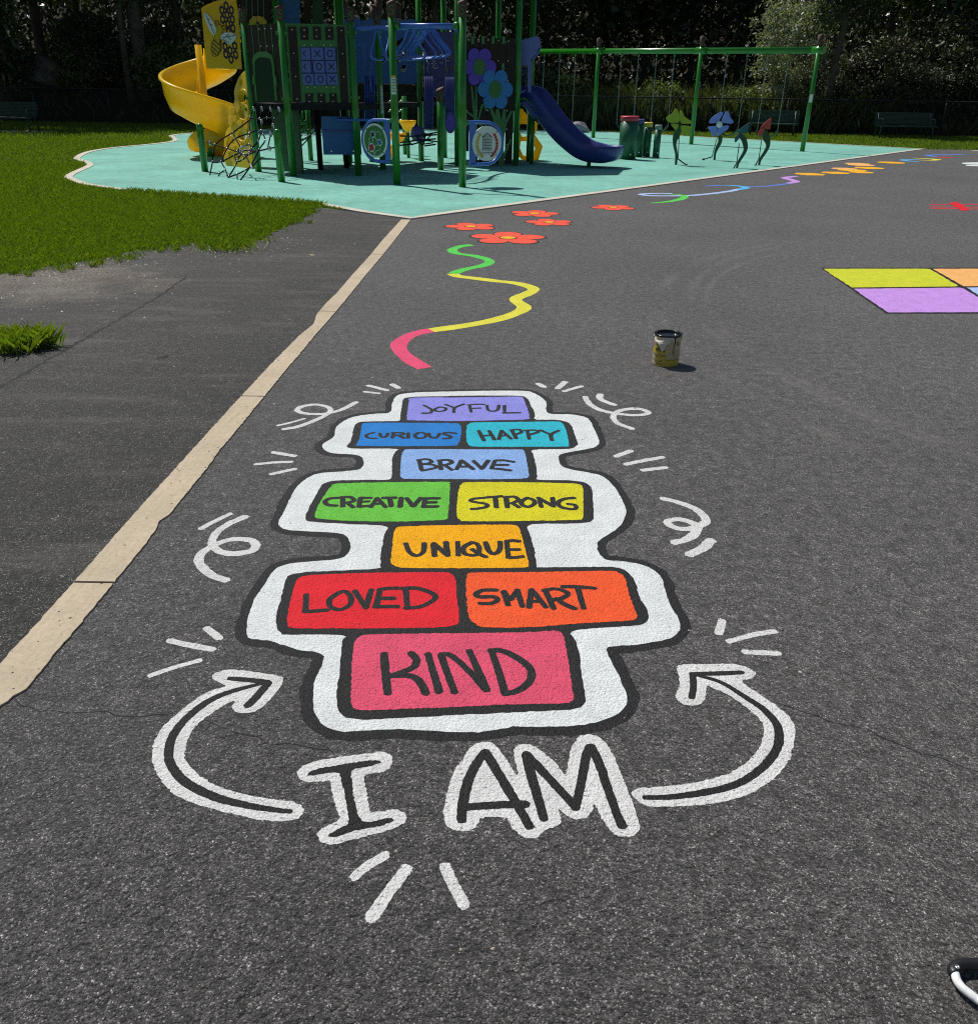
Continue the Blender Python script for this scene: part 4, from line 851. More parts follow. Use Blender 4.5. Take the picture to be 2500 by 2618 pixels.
for t in (.12, .19, .29, .36, .43, .50, .57, .64):
    i = int(t * (len(rs) - 1)); p = rs[i]; d_ = (rs[min(i + 2, len(rs) - 1)] - rs[i - 2]); d_.z = 0; d_.normalize(); n_ = Vector((-d_.y, d_.x, 0)); hw = .35
    tri = [p + Vector((0, 0, -.02)), p + n_ * hw * .55 + Vector((0, 0, -.24)), p + n_ * hw + Vector((0, 0, -.40)), p + n_ * hw * .9 + Vector((0, 0, -.48)), p + n_ * hw * .5 + Vector((0, 0, -.5)),
           p - n_ * hw * .5 + Vector((0, 0, -.5)), p - n_ * hw * .9 + Vector((0, 0, -.48)), p - n_ * hw + Vector((0, 0, -.40)), p - n_ * hw * .55 + Vector((0, 0, -.24))]
    MB().tube(catmull(tri, True, 3), .017, 7, closed=True).build('rung', M['bluemetal'], ld)
# round activity panels on the gate posts
def disc_panel(base, dirv, tag_, sgn):
    dv = Vector((dirv[0], dirv[1], 0)).normalized(); pl = Plane(base, base + dv); out = []
    cu, cw, ru, rw = .44, .69, .30, .31
    path = [(.05, cw + .325), (.25, cw + .33), (.45, cw + .325)] + [(cu + ru * math.cos(a), cw + (rw + .015) * math.sin(a)) for a in [math.radians(d) for d in range(80, -81, -20)]] + [(.45, cw - .325), (.25, cw - .33), (.05, cw - .325)]
    fr = MB().tube([pl.p3(p) for p in catmull([Vector(p) for p in path], False, 3)], .028, 8).build('activity_frame', M['bluemetal'], ps)
    MB().plate(pl, quadpts(pl, .13, .24, cw - .32, cw + .32), .025, d=-.005).build('plate', M['bluemetal'], fr)
    E_ = lambda cx_, cy_, a, b, n=32: [(cx_ + a * math.cos(2 * math.pi * k / n), cy_ + b * math.sin(2 * math.pi * k / n)) for k in range(n)]
    MB().plate(pl, E_(cu, cw, .27, .275), .03, d=.012).build('disc', M['whitep'], fr)
    mb = MB()
    for a in (45, 135, 225, 315): mb.box(pl.p3((cu + .25 * math.cos(math.radians(a)), cw + .255 * math.sin(math.radians(a))), .03), (.016, .012, .016))
    mb.build('bolt', M['dark'], fr)
    d0 = .03
    if tag_ == 'maze':
        MB().plate(pl, E_(cu, cw, .235, .24), .01, d=d0).build('maze', M['green'], fr)
        for (a, b, r, m, m2) in ((.03, .10, .055, 'whitep', 'ink'), (-.12, -.02, .055, 'whitep', 'blue'), (.07, -.11, .075, 'whitep', 'redp')):
            MB().plate(pl, E_(cu + a, cw + b, r, r, 16), .01, d=d0 + .01).build('wheel', M[m], fr); mb = MB()
            for k in range(4): mb.plate(pl, E_(cu + a + .45 * r * math.cos(k * 1.57 + .6), cw + b + .45 * r * math.sin(k * 1.57 + .6), r * .38, r * .38, 10), .008, d=d0 + .018 + k * .0004)
            mb.build('spinner', M[m2], fr)
        mb = MB()
        for ln in ([(-.15, .10), (-.12, .15), (-.04, .14), (-.01, .18)], [(.10, .05), (.13, .02), (.10, -.02), (.15, -.04)], [(-.13, -.08), (-.12, -.14), (-.04, -.15), (0, -.19)], [(-.07, .0), (.0, .07)], [(-.08, -.05), (.0, -.09)], [(.03, .04), (.05, -.04)]):
            mb.tube([pl.p3((cu + a, cw + b), d0 + .008) for a, b in ln], .006, 4)
        mb.tube([pl.p3((cu + .01 + .018 * math.cos(k), cw - .2 + .018 * math.sin(k)), d0 + .01) for k in [i * .785 for i in range(8)]], .006, 4, closed=True)
        mb.build('track', M['whitep'], fr)
    else:
        mb = MB(); mb.tube([pl.p3((cu - .075 + .15 * k / 12, cw + .10 + .055 * math.sin(math.pi * k / 12)), d0) for k in range(13)], .006, 4)
        for k in range(5): mb.tube([pl.p3((cu - .08 + .04 * k, cw + .12 + .02 * (1 - abs(k - 2) / 2)), d0), pl.p3((cu - .08 + .04 * k, cw - .12), d0)], .005, 4)
        for k in range(4):
            for j in range(4): mb.box(pl.p3((cu - .06 + .04 * k, cw + .06 - .045 * j), d0), (.012, .006, .012))
        mb.build('bars', M['ink'], fr)
        mb = MB(); mb.tube([pl.p3((cu - .11 + .22 * k / 24, cw - .145 - .008 * math.sin(k * 1.6)), d0) for k in range(25)], .004, 4); mb.build('wave', M['dark'], fr)
        for sg, m in ((-1, 'goldp'), (1, 'redp')):
            for k in range(9):
                a = math.radians(35 - 11.5 * k); rr = .165 + .02 * math.sin(k * .4); MB().plate(pl, E_(cu + sg * rr * math.cos(a), cw + .235 * math.sin(a), .022, .022, 10), .015, d=d0 + .004 + .0003 * k).build('bead', M[m], fr)
    for dz in (.325, -.325): MB().tube([pl.p3((.0, cw + dz)), pl.p3((.10, cw + dz))], .04, 10).build('collar', M['post'], fr)
disc_panel(P4, (-.95, .62), 'maze', -1); disc_panel(P5, (.95, .42), 'bars', 1)
def sticker(p, z0, z1, w, ux):
    f = Vector((-p.x, -p.y, 0)).normalized(); sx = Vector((-f.y, f.x, 0)); c = Vector((p.x, p.y, 0)) + f * .067 + sx * ux
    o = MB().add([c + sx * a * w / 2 + Vector((0, 0, z)) - f * abs(a) * .004 for z in (z0, z1) for a in (-1, 0, 1)], [(0, 1, 4, 3), (1, 2, 5, 4)]).build('sticker', M['whitep'], ps)
    MB().add([c + f * .002 + sx * a * w / 2 + Vector((0, 0, z)) - f * abs(a) * .004 for z in (z1 - .03, z1 - .004) for a in (-1, 0, 1)], [(0, 1, 4, 3), (1, 2, 5, 4)]).build('band', M['goldp'], o)
    mb = MB()
    for k in range(9):
        zz = z1 - .06 - k * (z1 - z0 - .08) / 9; mb.box(c + f * .003 + Vector((0, 0, zz)), (w * .7, .002, .006), rot_z(math.atan2(sx.y, sx.x)))
    mb.build('print', M['dark'], o)
sticker(P4, 1.42, 1.70, .075, -.005); sticker(P11, 1.05, 1.55, .045, .03)
# flower panel
pl = Plane(P7, P6); L_ = pl.len
fp = MB().plate(pl, quadpts(pl, .05, L_ - .05, 1.1, 2.36), .03).build('flower_panel', M['brown'], ps)
mb = MB()
for k in range(6):
    u = .07 + (L_ - .14) * (k + .5) / 6; mb.plate(pl, quadpts(pl, u - .08, u + .08, .05 if k in (1, 2, 3, 4, 5) else .3, 2.45), .024, d=.012)
mb.build('planks', M['brown'], fp)
mb = MB()
for x in (215, 315, 412, 512): mb.plate(pl, pl.c('C', [(x - 13, 345), (x + 13, 345), (x + 13, 418), (x - 13, 418)]), .02, d=.03)
mb.plate(pl, pl.c('C', [(495, 605), (520, 605), (520, 680), (495, 680)]), .02, d=.03); mb.build('batten', M['stemgreen'], fp)
mb = MB(); bolts(mb, pl, 'C', [(170, 378), (268, 378), (365, 382), (465, 385), (560, 390), (462, 580), (555, 582), (160, 1058), (260, 1058), (360, 1058), (545, 1058), (553, 772), (540, 1235), (545, 1385)], .032); mb.build('bolt', M['bolt'], fp)
def stem(pts, w, d):
    P = pl.c('C', pts); Q = catmull([Vector(p) for p in P], False, 5); l = []; r = []; n = len(Q)
    for i, q in enumerate(Q):
        t = (Q[min(i + 1, n - 1)] - Q[max(i - 1, 0)]).normalized(); nn = Vector((-t.y, t.x)); ww = w * (.35 + .65 * math.sin(math.pi * min(1, .15 + .85 * (1 - i / (n - 1)))))
        l.append(q + nn * ww / 2); r.append(q - nn * ww / 2)
    return MB().plate(pl, l + list(reversed(r)), .018, d=d)
for i, (pts, w) in enumerate((([(240, 1580), (250, 1300), (205, 820)], .05), ([(330, 1580), (255, 1300), (250, 820)], .05), ([(470, 1590), (475, 1300), (390, 1040)], .09), ([(470, 1590), (480, 1250), (450, 1040)], .09), ([(490, 1590), (500, 1300), (520, 1040)], .09), ([(420, 1580), (300, 1200), (160, 1070)], .05), ([(500, 1590), (510, 1250), (590, 1060)], .06), ([(490, 1590), (520, 1480), (580, 1330)], .06), ([(270, 1150), (310, 1000), (350, 1060)], .05))):
    stem(pts, w, .034 + .002 * i).build('stem', M['stemgreen'], fp)
def flower(c, R, a0, m, d):
    cu, cw = pl.pix(px('C', c)); k_ = pl.pix(px('C', (c[0] + R, c[1])))[0] - cu; kw = abs(pl.pix(px('C', (c[0], c[1] - R)))[1] - cw) * 1.22
    for k in range(6):
        a = a0 + k * math.pi / 3; o = []
        for j in range(20):
            t = 2 * math.pi * j / 20; x = .60 + .40 * math.cos(t); y = .335 * math.sin(t) * (1.15 if math.cos(t) > 0 else .85)
            o.append((cu + (x * math.cos(a) - y * math.sin(a)) * k_, cw + (x * math.sin(a) + y * math.cos(a)) * kw))
        MB().plate(pl, o, .022, d=d + .0012 * k).build('petal', M[m], fp)
    MB().plate(pl, [(cu + .36 * k_ * math.cos(t), cw + .42 * kw * math.sin(t)) for t in [j * .2618 for j in range(24)]], .02, d=d + .018).build('flower_centre', M['green'], fp)
flower((280, 640), 160, math.radians(0), 'purple', .056); flower((430, 855), 168, math.radians(0), 'petalblue', .078)
# blue wall with slots behind the loop ladder
pl = Plane((-3.0, 20.55), (-1.55, 20.95))
bw = MB().plate(pl, pl.c('B', [(75, 190), (100, 152), (130, 190), (215, 180), (235, 155), (270, 192), (320, 192), (350, 165), (385, 187), (455, 180), (600, 197), (770, 178), (810, 198), (810, 800), (460, 800), (210, 790), (75, 780)]), .03,
     [pl.c('B', h) for h in ([(470, 545), (600, 400), (690, 345), (700, 372), (610, 460), (480, 610)], [(618, 595), (618, 540), (690, 482), (716, 500), (645, 592)], [(655, 655), (680, 612), (715, 625), (692, 680), (662, 690)])]).build('slot_wall', M['blue'], ps)
for x, y in ((135, 80), (430, 135), (650, 105), (470, 65)):
    q = pl.p3(pl.pix(px('B', (x, y + 60))), -.4); t = MB(); t.tube([q, q + Vector((0, 0, .30))], .085, 12); so = t.build('log_stump', M['cap'], ps)
    MB().lathe(q + Vector((0, 0, .301)), [(.095, 0), (.1, .008), (.0, .02)], 14, Matrix.Rotation(.35, 3, 'Y')).build('cut_top', M['tan'], so)
# floral blue screen, ribbed barriers, oval disc
pl = Plane((-1.62, 20.9), (-.75, 20.2))
fs_ = MB().plate(pl, pl.c('B', [(880, 300), (1180, 300), (1180, 1010), (880, 1010)]), .02).build('floral_screen', M['navy'], ps)
mb = MB()
for q in ([(905, 570), (930, 610), (915, 660), (935, 700)], [(965, 640), (1000, 655), (1025, 640), (1010, 620)], [(960, 740), (985, 760), (955, 800)], [(950, 880), (985, 870), (970, 910), (1000, 930)], [(1035, 600), (1070, 600)], [(1100, 545), (1095, 580), (1130, 580)], [(1095, 580), (1100, 640)], [(1035, 522), (1060, 522)], [(880, 500), (882, 720)], [(1085, 760), (1110, 800)]): mb.tube([pl.p3(p, .02) for p in pl.c('B', q)], .008, 4)
cu, cw = pl.pix(px('B', (980, 605)))
for k in range(6): mb.tube([pl.p3((cu + .02 * math.cos(k * 1.05), cw + .02 * math.sin(k * 1.05)), .02), pl.p3((cu + .07 * math.cos(k * 1.05), cw + .07 * math.sin(k * 1.05)), .02)], .01, 4)
mb.build('floral_print', M['whitep'], fs_)
mb = MB()
for q in ((1140, 540), (1110, 655)):
    c_ = pl.pix(px('B', q)); mb.tube([pl.p3((c_[0] + .035 * math.cos(a), c_[1] + .035 * math.sin(a)), .02) for a in [k * .785 for k in range(8)]], .009, 4, closed=True)
mb.build('yellow_print', M['goldp'], fs_)
for (x0, x1, y0, y1, dep) in ((305, 410, 720, 1150, 19.4), (880, 968, 730, 1230, 19.6), (1080, 1172, 735, 1190, 19.5)):
    pl = Plane((-3, dep), (1, dep)); c4 = pl.c('B', [(x0, y1), (x1, y1), (x1, y0), (x0, y0)])
    rb = MB().plate(pl, c4, .03).build('ribbed_panel', M['navy'], ps)
    for k in range(5):
        x = x0 + (x1 - x0) * (k + .5) / 5; a, b = pl.c('B', [(x, y1), (x, y0)]); MB().tube([pl.p3(a, .03), pl.p3(b, .03)], .014, 6).build('rib', M['bluemetal' if dep < 19.45 else 'navy'], rb)
pl = Plane((-3, 19.3), (1, 19.3)); c_ = pl.pix(px('B', (1130, 1175)))
o = MB().plate(pl, [(c_[0] + .115 * math.cos(a), c_[1] + .20 * math.sin(a)) for a in [k * .2618 for k in range(24)]], .05).build('oval_bubble', M['navy'], ps)
MB().plate(pl, [(c_[0] + .085 * math.cos(a), c_[1] + .155 * math.sin(a)) for a in [k * .2618 for k in range(24)]], .03, d=.03).build('bubble', M['purple'], o)
mb = MB(); pl = Plane((-3, 18.95), (1, 18.95))
mb.tube([pl.p3(p) for p in catmull([Vector(q) for q in pl.c('B', [(410, 600), (370, 610), (358, 680), (362, 800), (378, 870), (410, 892)])], False, 4)], .02, 8)
mb.tube([pl.p3(p) for p in catmull([Vector(q) for q in pl.c('B', [(215, 420), (275, 418), (300, 450), (310, 560), (312, 720)])], False, 4)], .02, 8); mb.build('grab_rail', M['bluemetal'], ps)
mb = MB(); pl = Plane((-3, 22.4), (1, 22.4))
for y in (965, 1055, 1150):
    for x in (545, 645): a, b = pl.c('B', [(x - 10, y + 15), (x + 20, y - 12)]); mb.tube([pl.p3(a), pl.p3(b)], .014, 6)
mb.build('ladder_rung', M['silver'], ps)
# yellow pods, black rope net in the middle
for x, y, dep, s_ in ((712, 1185, 22.0, 1.0), (605, 1305, 21.0, 1.05), (560, 1425, 20.6, .8)):
    z1 = zat(*px('B', (x, y - 35)), dep); xx = wx(px('B', (x, 0))[0], dep); mb = MB(); mb.lathe((xx, dep, z1 - .26), [(.05, 0), (.10, .06), (.19 * s_, .20), (.20 * s_, .26), (.17 * s_, .25), (.12, .12), (0, .1)], 18)
    o = mb.build('step_pod', M['yellow'], ps); MB().tube([(xx, dep, 0), (xx, dep, z1 - .2)], .04, 10).build('pod_post', M['post'], o)
pl = Plane((-3, 20.2), (1, 20.2)); mb = MB(); rr = random.Random(4)
for a in ([(640, 1305), (760, 1310), (1000, 1290)], [(640, 1370), (800, 1350), (990, 1330)], [(650, 1385), (780, 1375), (900, 1340), (1000, 1360)], [(700, 1320), (760, 1390)], [(800, 1300), (840, 1390), (960, 1370)], [(870, 1270), (900, 1340), (960, 1280)], [(860, 1290), (1000, 1270)], [(880, 1400), (990, 1380)], [(900, 1270), (880, 1380)]):
    mb.tube([pl.p3(p, rr.uniform(-.3, .3)) for p in pl.c('B', a)], .016, 6)
mb.build('rope_net', M['dark'], ps)
q = pl.p3(pl.pix(px('B', (800, 1285))), -.5); MB().lathe(q - Vector((0, 0, .18)), [(.0, 0), (.12, .03), (.17, .16), (.12, .3), (0, .34)], 14).build('pale_pod', M['purpleblue'], ps)
pl = Plane((-6, 20.6), (1, 20.6)); mb = MB()
mb.tube([pl.p3(p) for p in pl.c('A', [(1400, 1170), (1510, 1170)])], .05, 10); mb.tube([pl.p3(p) for p in pl.c('A', [(1405, 1235), (1510, 1230)])], .05, 10); mb.tube([pl.p3(p) for p in pl.c('A', [(1430, 1060), (1460, 1150)])], .02, 8); mb.tube([pl.p3(p) for p in pl.c('A', [(1478, 1060), (1476, 1150)])], .02, 8)
mb.build('saddle_climber', M['green'], ps)
mb = MB()
for a in ([(1410, 1290), (1590, 1220)], [(1400, 1420), (1470, 1290)], [(1415, 1450), (1560, 1300)], [(1400, 1330), (1530, 1330)], [(1400, 1400), (1600, 1250)], [(1560, 1120), (1600, 1250)]): mb.tube([pl.p3(p) for p in pl.c('A', a)], .014, 6)
mb.build('rope_ladder', M['dark'], ps)
# upper parts of the left tower behind the front panels
pl = Plane(PB2, PB1)
up = MB().plate(pl, pl.c('A', [(905, -60), (1165, -60), (1165, 250), (905, 250)]), .03).build('upper_panel', M['brown'], ps)
mb = MB()
for x in (935, 990, 1045, 1100): mb.plate(pl, pl.c('A', [(x - 5, -60), (x + 5, -60), (x + 12, 250), (x + 2, 250)]), .012, d=.02)
mb.build('groove', M['green'], up)
bug = MB().plate(pl, pl.c('A', [(960, 250), (965, 190), (1000, 158), (1050, 148), (1100, 160), (1130, 200), (1132, 250)]), .02, d=.03).build('bug_face', M['panelyellow'], up)
mb = MB()
for x in (1012, 1062): c_ = pl.pix(px('A', (x, 180))); mb.plate(pl, [(c_[0] + .05 * math.cos(a), c_[1] + .05 * math.sin(a)) for a in [k * .52 for k in range(12)]], .02, d=.045)
mb.build('eye', M['goldp'], bug); c_ = pl.pix(px('A', (1045, 218))); MB().plate(pl, [(c_[0] - .03, c_[1] + .015), (c_[0] + .03, c_[1] + .015), (c_[0] + .02, c_[1] - .02), (c_[0] - .02, c_[1] - .02)], .01, d=.05).build('mouth', M['ink'], bug)
pl = Plane((-4, 20.6), (-2, 20.8))
MB().plate(pl, pl.c('A', [(1220, -80), (1450, -80), (1450, 240), (1330, 240), (1220, 120)]), .03).build('upper_wall', M['blue'], ps)
MB().plate(pl, pl.c('A', [(1570, -80), (1675, -80), (1675, 240), (1570, 240)]), .04).build('upper_door', M['darkgreen'], ps)
MB().plate(pl, pl.c('A', [(1490, -80), (1560, -80), (1560, 240), (1490, 240)]), .05, d=.05).build('upper_plank', M['brown'], ps)
# honeycomb panel with bee
pl = Plane((-5.55, 19.75), (-4.45, 19.45))
hp = MB().plate(pl, pl.c('A', [(508, 75), (560, 40), (650, 8), (740, -10), (838, -10), (855, 100), (893, 660), (560, 652)]), .025).build('honeycomb_panel', M['panelyellow'], ps)
def hexa(x, y, r=34):
    c_ = pl.pix(px('A', (x, y))); k_ = pl.pix(px('A', (x + r, y)))[0] - c_[0]
    o = [(c_[0] + k_ * .78 * math.sin(a), c_[1] + k_ * 1.12 * math.cos(a)) for a in [k * math.pi / 3 for k in range(6)]]; i_ = [(c_[0] + (p[0] - c_[0]) * .5, c_[1] + (p[1] - c_[1]) * .5) for p in o]
    MB().plate(pl, o, .006, [list(reversed(i_))], d=.017).build('honeycomb_cell', M['ink'], hp)
for x, y in ((747, 55), (707, 95), (797, 95), (757, 140), (714, 182), (806, 182), (764, 228), (813, 268), (770, 300), (738, 442), (830, 438), (785, 482), (745, 518), (838, 522), (795, 565)): hexa(x, y)
bee = MB().plate(pl, pl.c('A', [(640, 325), (650, 270), (670, 235), (700, 240), (715, 280), (708, 340), (690, 390), (695, 470), (670, 520), (635, 540), (612, 500), (610, 430), (635, 370)]), .010, d=.03).build('bee', M['panelyellow'], hp)
mb = MB()
for q in ([(543, 125), (555, 113), (580, 140), (620, 190), (655, 260), (655, 300), (637, 340), (600, 300), (570, 230), (545, 170)], [(710, 330), (740, 310), (800, 308), (845, 330), (850, 360), (830, 390), (790, 425), (770, 420), (735, 390), (700, 370)]): mb.plate(pl, pl.c('A', q), .012, d=.036)
mb.build('wing', M['whitep'], bee)
BO = pl.c('A', [(640, 325), (650, 270), (670, 235), (700, 240), (715, 280), (708, 340), (690, 390), (695, 470), (670, 520), (635, 540), (612, 500), (610, 430), (635, 370)])
mb = MB(); mb.tube([pl.p3(tuple(p), .034) for p in catmull([Vector(p) for p in BO], True, 3)], .006, 4, closed=True); mb.build('outline', M['ink'], bee)
mb = MB()
for q in ([(555, 130), (640, 320)], [(575, 180), (600, 190)], [(590, 225), (625, 240)], [(720, 360), (840, 335)], [(750, 350), (780, 320)], [(770, 350), (800, 380)], [(720, 375), (785, 410)]): mb.tube([pl.p3(p, .046) for p in pl.c('A', q)], .005, 4)
for q in ([(632, 380), (690, 430)], [(615, 405), (688, 470)], [(610, 440), (680, 505)], [(615, 480), (655, 525)], [(655, 230), (648, 195), (670, 195), (690, 230)], [(710, 250), (735, 240), (748, 265), (728, 285)], [(695, 370), (705, 420), (700, 480), (665, 530)]): mb.tube([pl.p3(p, .036) for p in pl.c('A', q)], .009, 4)
mb.build('stripe', M['ink'], bee)
mb = MB(); bolts(mb, pl, 'A', [(595, 630), (715, 635), (860, 640)], .016); mb.build('bolt', M['bolt'], hp)
# spiral slide
ax = Vector((-6.62, 21.5, 0)); ss = MB(); SEC = [(.13, .26), (.15, -.04), (.25, -.12), (.58, -.13), (.74, -.06), (.81, .16), (.84, .46), (.87, .49), (.93, .47), (.93, .43), (.885, .40), (.86, .10), (.78, -.14), (.62, -.21), (.25, -.19), (.11, -.10), (.10, .26)]
N_ = 84; ns = len(SEC); vs = []
for i in range(N_ + 1):
    th = 15 + 435 * i / N_; z0 = 1.97 - .0042 * (th - 15); z0 = max(z0, .17); a = math.radians(th)
    for r, z in SEC: vs.append(ax + Vector((r * math.cos(a), r * math.sin(a), z0 + z)))
tot = N_ + 1
ss.add(vs, [(i * ns + k, i * ns + (k + 1) % ns, (i + 1) * ns + (k + 1) % ns, (i + 1) * ns + k) for i in range(tot - 1) for k in range(ns)] + [tuple(range(ns)), tuple((tot - 1) * ns + k for k in reversed(range(ns)))], True)
sl = ss.build('spiral_slide', M['yellow'], ps)
MB().tube([ax, ax + Vector((0, 0, 2.3))], .075, 14).build('slide_pole', M['yellow'], sl)
MB().tube([ax + Vector((.0, -.02, 0)), ax + Vector((0, -.02, .3))], .085, 14).build('pole_foot', M['post'], sl)
# exit trough, rounded at its open end
SX = [(-.36, 1.0), (-.385, 1.02), (-.40, .95), (-.38, .3), (-.26, -.14), (.26, -.14), (.38, .3), (.40, .95), (.385, 1.02), (.36, 1.0), (.33, .35), (.22, .02), (0, 0), (-.22, .02), (-.33, .35)]
mb = MB(); vs = []; n3 = len(SX); NS = 16
for i in range(NS + 1):
    t = i / NS; e = (t - .40) / .66; hgt_ = .45 * math.sqrt(max(.02, 1 - e * e)) if t > .4 else .45; wsc = 1 if t < .6 else math.sqrt(max(.05, 1 - ((t - .6) / .45) ** 2))
    for a, b_ in SX: vs.append(Vector((-6.30 - .78 * t, 21.78 - .12 * t + a * (.80 + .2 * wsc), .13 + max(b_ * hgt_, -.07) + (.03 * t * t))))
mb.add(vs, [(i * n3 + k, i * n3 + (k + 1) % n3, (i + 1) * n3 + (k + 1) % n3, (i + 1) * n3 + k) for i in range(NS) for k in range(n3)] + [tuple(range(n3)), tuple(NS * n3 + k for k in reversed(range(n3)))], True)
mb.build('slide_exit', M['yellow'], sl)
MB().tube([(-6.75, 21.72, 0), (-6.75, 21.72, .12)], .05, 10).build('exit_foot', M['post'], sl)
# yellow rock climber left of the tower
pl = Plane((-5.66, 19.20), (-4.93, 18.55), lean=.22)
out = pl.c('A', [(938, 685), (900, 720), (865, 785), (838, 880), (845, 960), (825, 1010), (792, 1080), (786, 1160), (798, 1205), (762, 1260), (746, 1340), (745, 1400), (757, 1450), (738, 1500), (748, 1550), (768, 1590), (850, 1607), (985, 1610), (1010, 1560), (1010, 1450), (1000, 1300), (985, 1150), (970, 1000), (960, 850), (950, 700)])
hl = lambda x, y, a, b, n=14: list(reversed(pl.c('A', [(x + a * math.cos(2 * math.pi * k / n), y + b * math.sin(2 * math.pi * k / n)) for k in range(n)])))
cl = MB().plate(pl, [tuple(p) for p in catmull([Vector(p) for p in out], True, 3)], .09, [hl(925, 930, 28, 52), hl(930, 1080, 36, 60), hl(925, 1295, 36, 52), hl(797, 1375, 17, 62), hl(862, 1500, 26, 40), hl(905, 790, 16, 34)]).build('rock_climber', M['yellow'], ps)
for x, y, a, b in ((830, 1060, 26, 40), (815, 1165, 20, 50), (850, 1140, 24, 36), (880, 1010, 24, 70), (770, 1490, 28, 40), (830, 1420, 26, 40), (890, 1390, 26, 20), (960, 1200, 20, 50), (900, 1180, 26, 26)):
    MB().plate(pl, list(reversed(hl(x, y, a, b))), .05, d=.05).build('hand_hold', M['yellow'], cl)
mb = MB()
for x, y, a, b in ((925, 930, 40, 68), (930, 1080, 48, 76), (925, 1295, 48, 66), (797, 1375, 28, 78)): mb.tube([pl.p3(p, .045) for p in hl(x, y, a, b, 20)], .022, 6, closed=True)
mb.build('raised_rim', M['yellow'], cl)
# rope net with its two bollards
for x, y in ((-5.62, 17.73), (-3.74, 15.99)):
    mb = MB(); mb.lathe((x, y, 0), [(.064, 0), (.064, .79), (.060, .82), (.045, .845), (.02, .858), (0, .86)], 16); mb.build('bollard', M['post'], ps)
A1 = P1 + Vector((.12, -.12, 1.2)); A2 = P2 + Vector((-.1, .0, 1.2)); A3 = gp('A', (585, 1682)); A4 = gp('A', (880, 1726))
nn = (A2 - A1).cross((A3 + A4) / 2 - A1).normalized()
def onnet(p):
    r = ray(*px('A', p)); o = Vector((0, 0, HC)); t = (A1 - o).dot(nn) / r.dot(nn); q = o + r * t
    if q.z < .0: q = gp('A', p)
    return q
ROPE = [[(1020, 1000), (975, 1120), (968, 1280), (960, 1310)], [(1095, 1000), (1065, 1130)], [(1190, 1000), (1135, 1130)], [(1278, 1008), (1205, 1135), (1190, 1210), (1170, 1290), (1140, 1425)], [(972, 1128), (1065, 1138), (1135, 1130), (1205, 1135)], [(1085, 1165), (1080, 1250), (1050, 1350), (975, 1430)],
        [(560, 1362), (630, 1385), (750, 1420), (850, 1450), (920, 1440)], [(1205, 1412), (1140, 1425), (1040, 1445), (920, 1440)], [(975, 1145), (808, 1268), (640, 1382), (612, 1550), (587, 1682)], [(808, 1268), (832, 1325), (885, 1410)], [(1052, 1238), (1100, 1290), (1115, 1350), (1060, 1430), (985, 1580), (880, 1726)], [(1052, 1238), (965, 1275), (832, 1325), (752, 1420), (700, 1540)],
        [(612, 1555), (695, 1548), (822, 1485), (900, 1455)], [(695, 1548), (735, 1622), (762, 1695)], [(668, 1692), (690, 1655), (735, 1630)], [(852, 1530), (832, 1590), (770, 1690)], [(900, 1460), (852, 1530)], [(930, 1480), (975, 1580), (990, 1600)], [(850, 1712), (848, 1670)], [(762, 1700), (848, 1668), (925, 1632), (985, 1590)], [(1075, 1510), (985, 1600)],
        [(850, 1450), (885, 1412), (965, 1385), (990, 1425), (970, 1460), (915, 1480), (850, 1450)], [(822, 1485), (850, 1545), (900, 1530), (960, 1480), (1040, 1445)]]
mb = MB(); JT = []
for r_ in ROPE:
    Q = catmull([onnet(p) for p in r_], False, 3) if len(r_) > 2 else [onnet(p) for p in r_]; mb.tube(Q, .0125, 6)
    for p in r_[1:-1] + [r_[-1]]:
        q = onnet(p)
        if q.z > .03: JT.append(MB().lathe(q - Vector((0, 0, .02)), [(0, 0), (.015, .008), (.015, .034), (0, .042)], 8))
for p in ((1008, 1040), (1088, 1042), (1170, 1045), (1252, 1048), (1085, 1165), (1195, 1205), (1172, 1285), (590, 1370), (1160, 1420)):
    q = onnet(p); JT.append(MB().lathe(q - Vector((0, 0, .04)), [(.02, 0), (.024, .01), (.024, .07), (.02, .08)], 8))
for k in range(14):
    a = k * .4488; q = onnet((920 + 45 * math.cos(a), 1440 + 38 * math.sin(a))); JT.append(MB().lathe(q - Vector((0, 0, .015)), [(0, 0), (.016, .006), (.016, .024), (0, .03)], 6))
nt = mb.build('climbing_net', simple('black_rope', (.008, .008, .009), .85, .2, spec=.15), ps); [j_.build('rope_joint', M['silver'], nt) for j_ in JT]
# hood and wave slide at the right tower
pl = Plane((.2, 20.45), (1.4, 20.30))
hd = MB().plate(pl, pl.c('C', [(664, 395), (700, 378), (835, 343), (842, 400), (848, 445), (825, 500), (770, 560), (735, 548), (700, 552), (664, 600)]), .06).build('slide_hood', M['purpleblue'], ps)
mb = MB().plate(pl, pl.c('C', [(664, 600), (700, 552), (735, 548), (770, 558), (785, 600), (778, 885), (750, 880), (745, 620), (728, 622), (728, 870), (668, 905)]), .05, [list(reversed(pl.c('C', [(688, 625), (728 - 3, 622), (725, 860), (686, 870)])))]); mb.build('hood_side', M['purpleblue'], hd)
MB().plate(pl, pl.c('C', [(664, 395), (700, 378), (835, 343), (842, 400), (848, 445), (825, 500), (770, 560), (735, 548), (700, 552), (664, 600)]), .06, d=-.75).build('hood_far_side', M['purpleblue'], hd)
tp_ = pl.c('C', [(664, 395), (700, 378), (835, 343), (848, 445)]); mb = MB(); vs = [pl.p3(p, .0) for p in tp_] + [pl.p3(p, -.75) for p in tp_]; mb.add(vs, [(0, 1, 5, 4), (1, 2, 6, 5), (2, 3, 7, 6)]); mb.build('hood_roof', M['purpleblue'], hd)
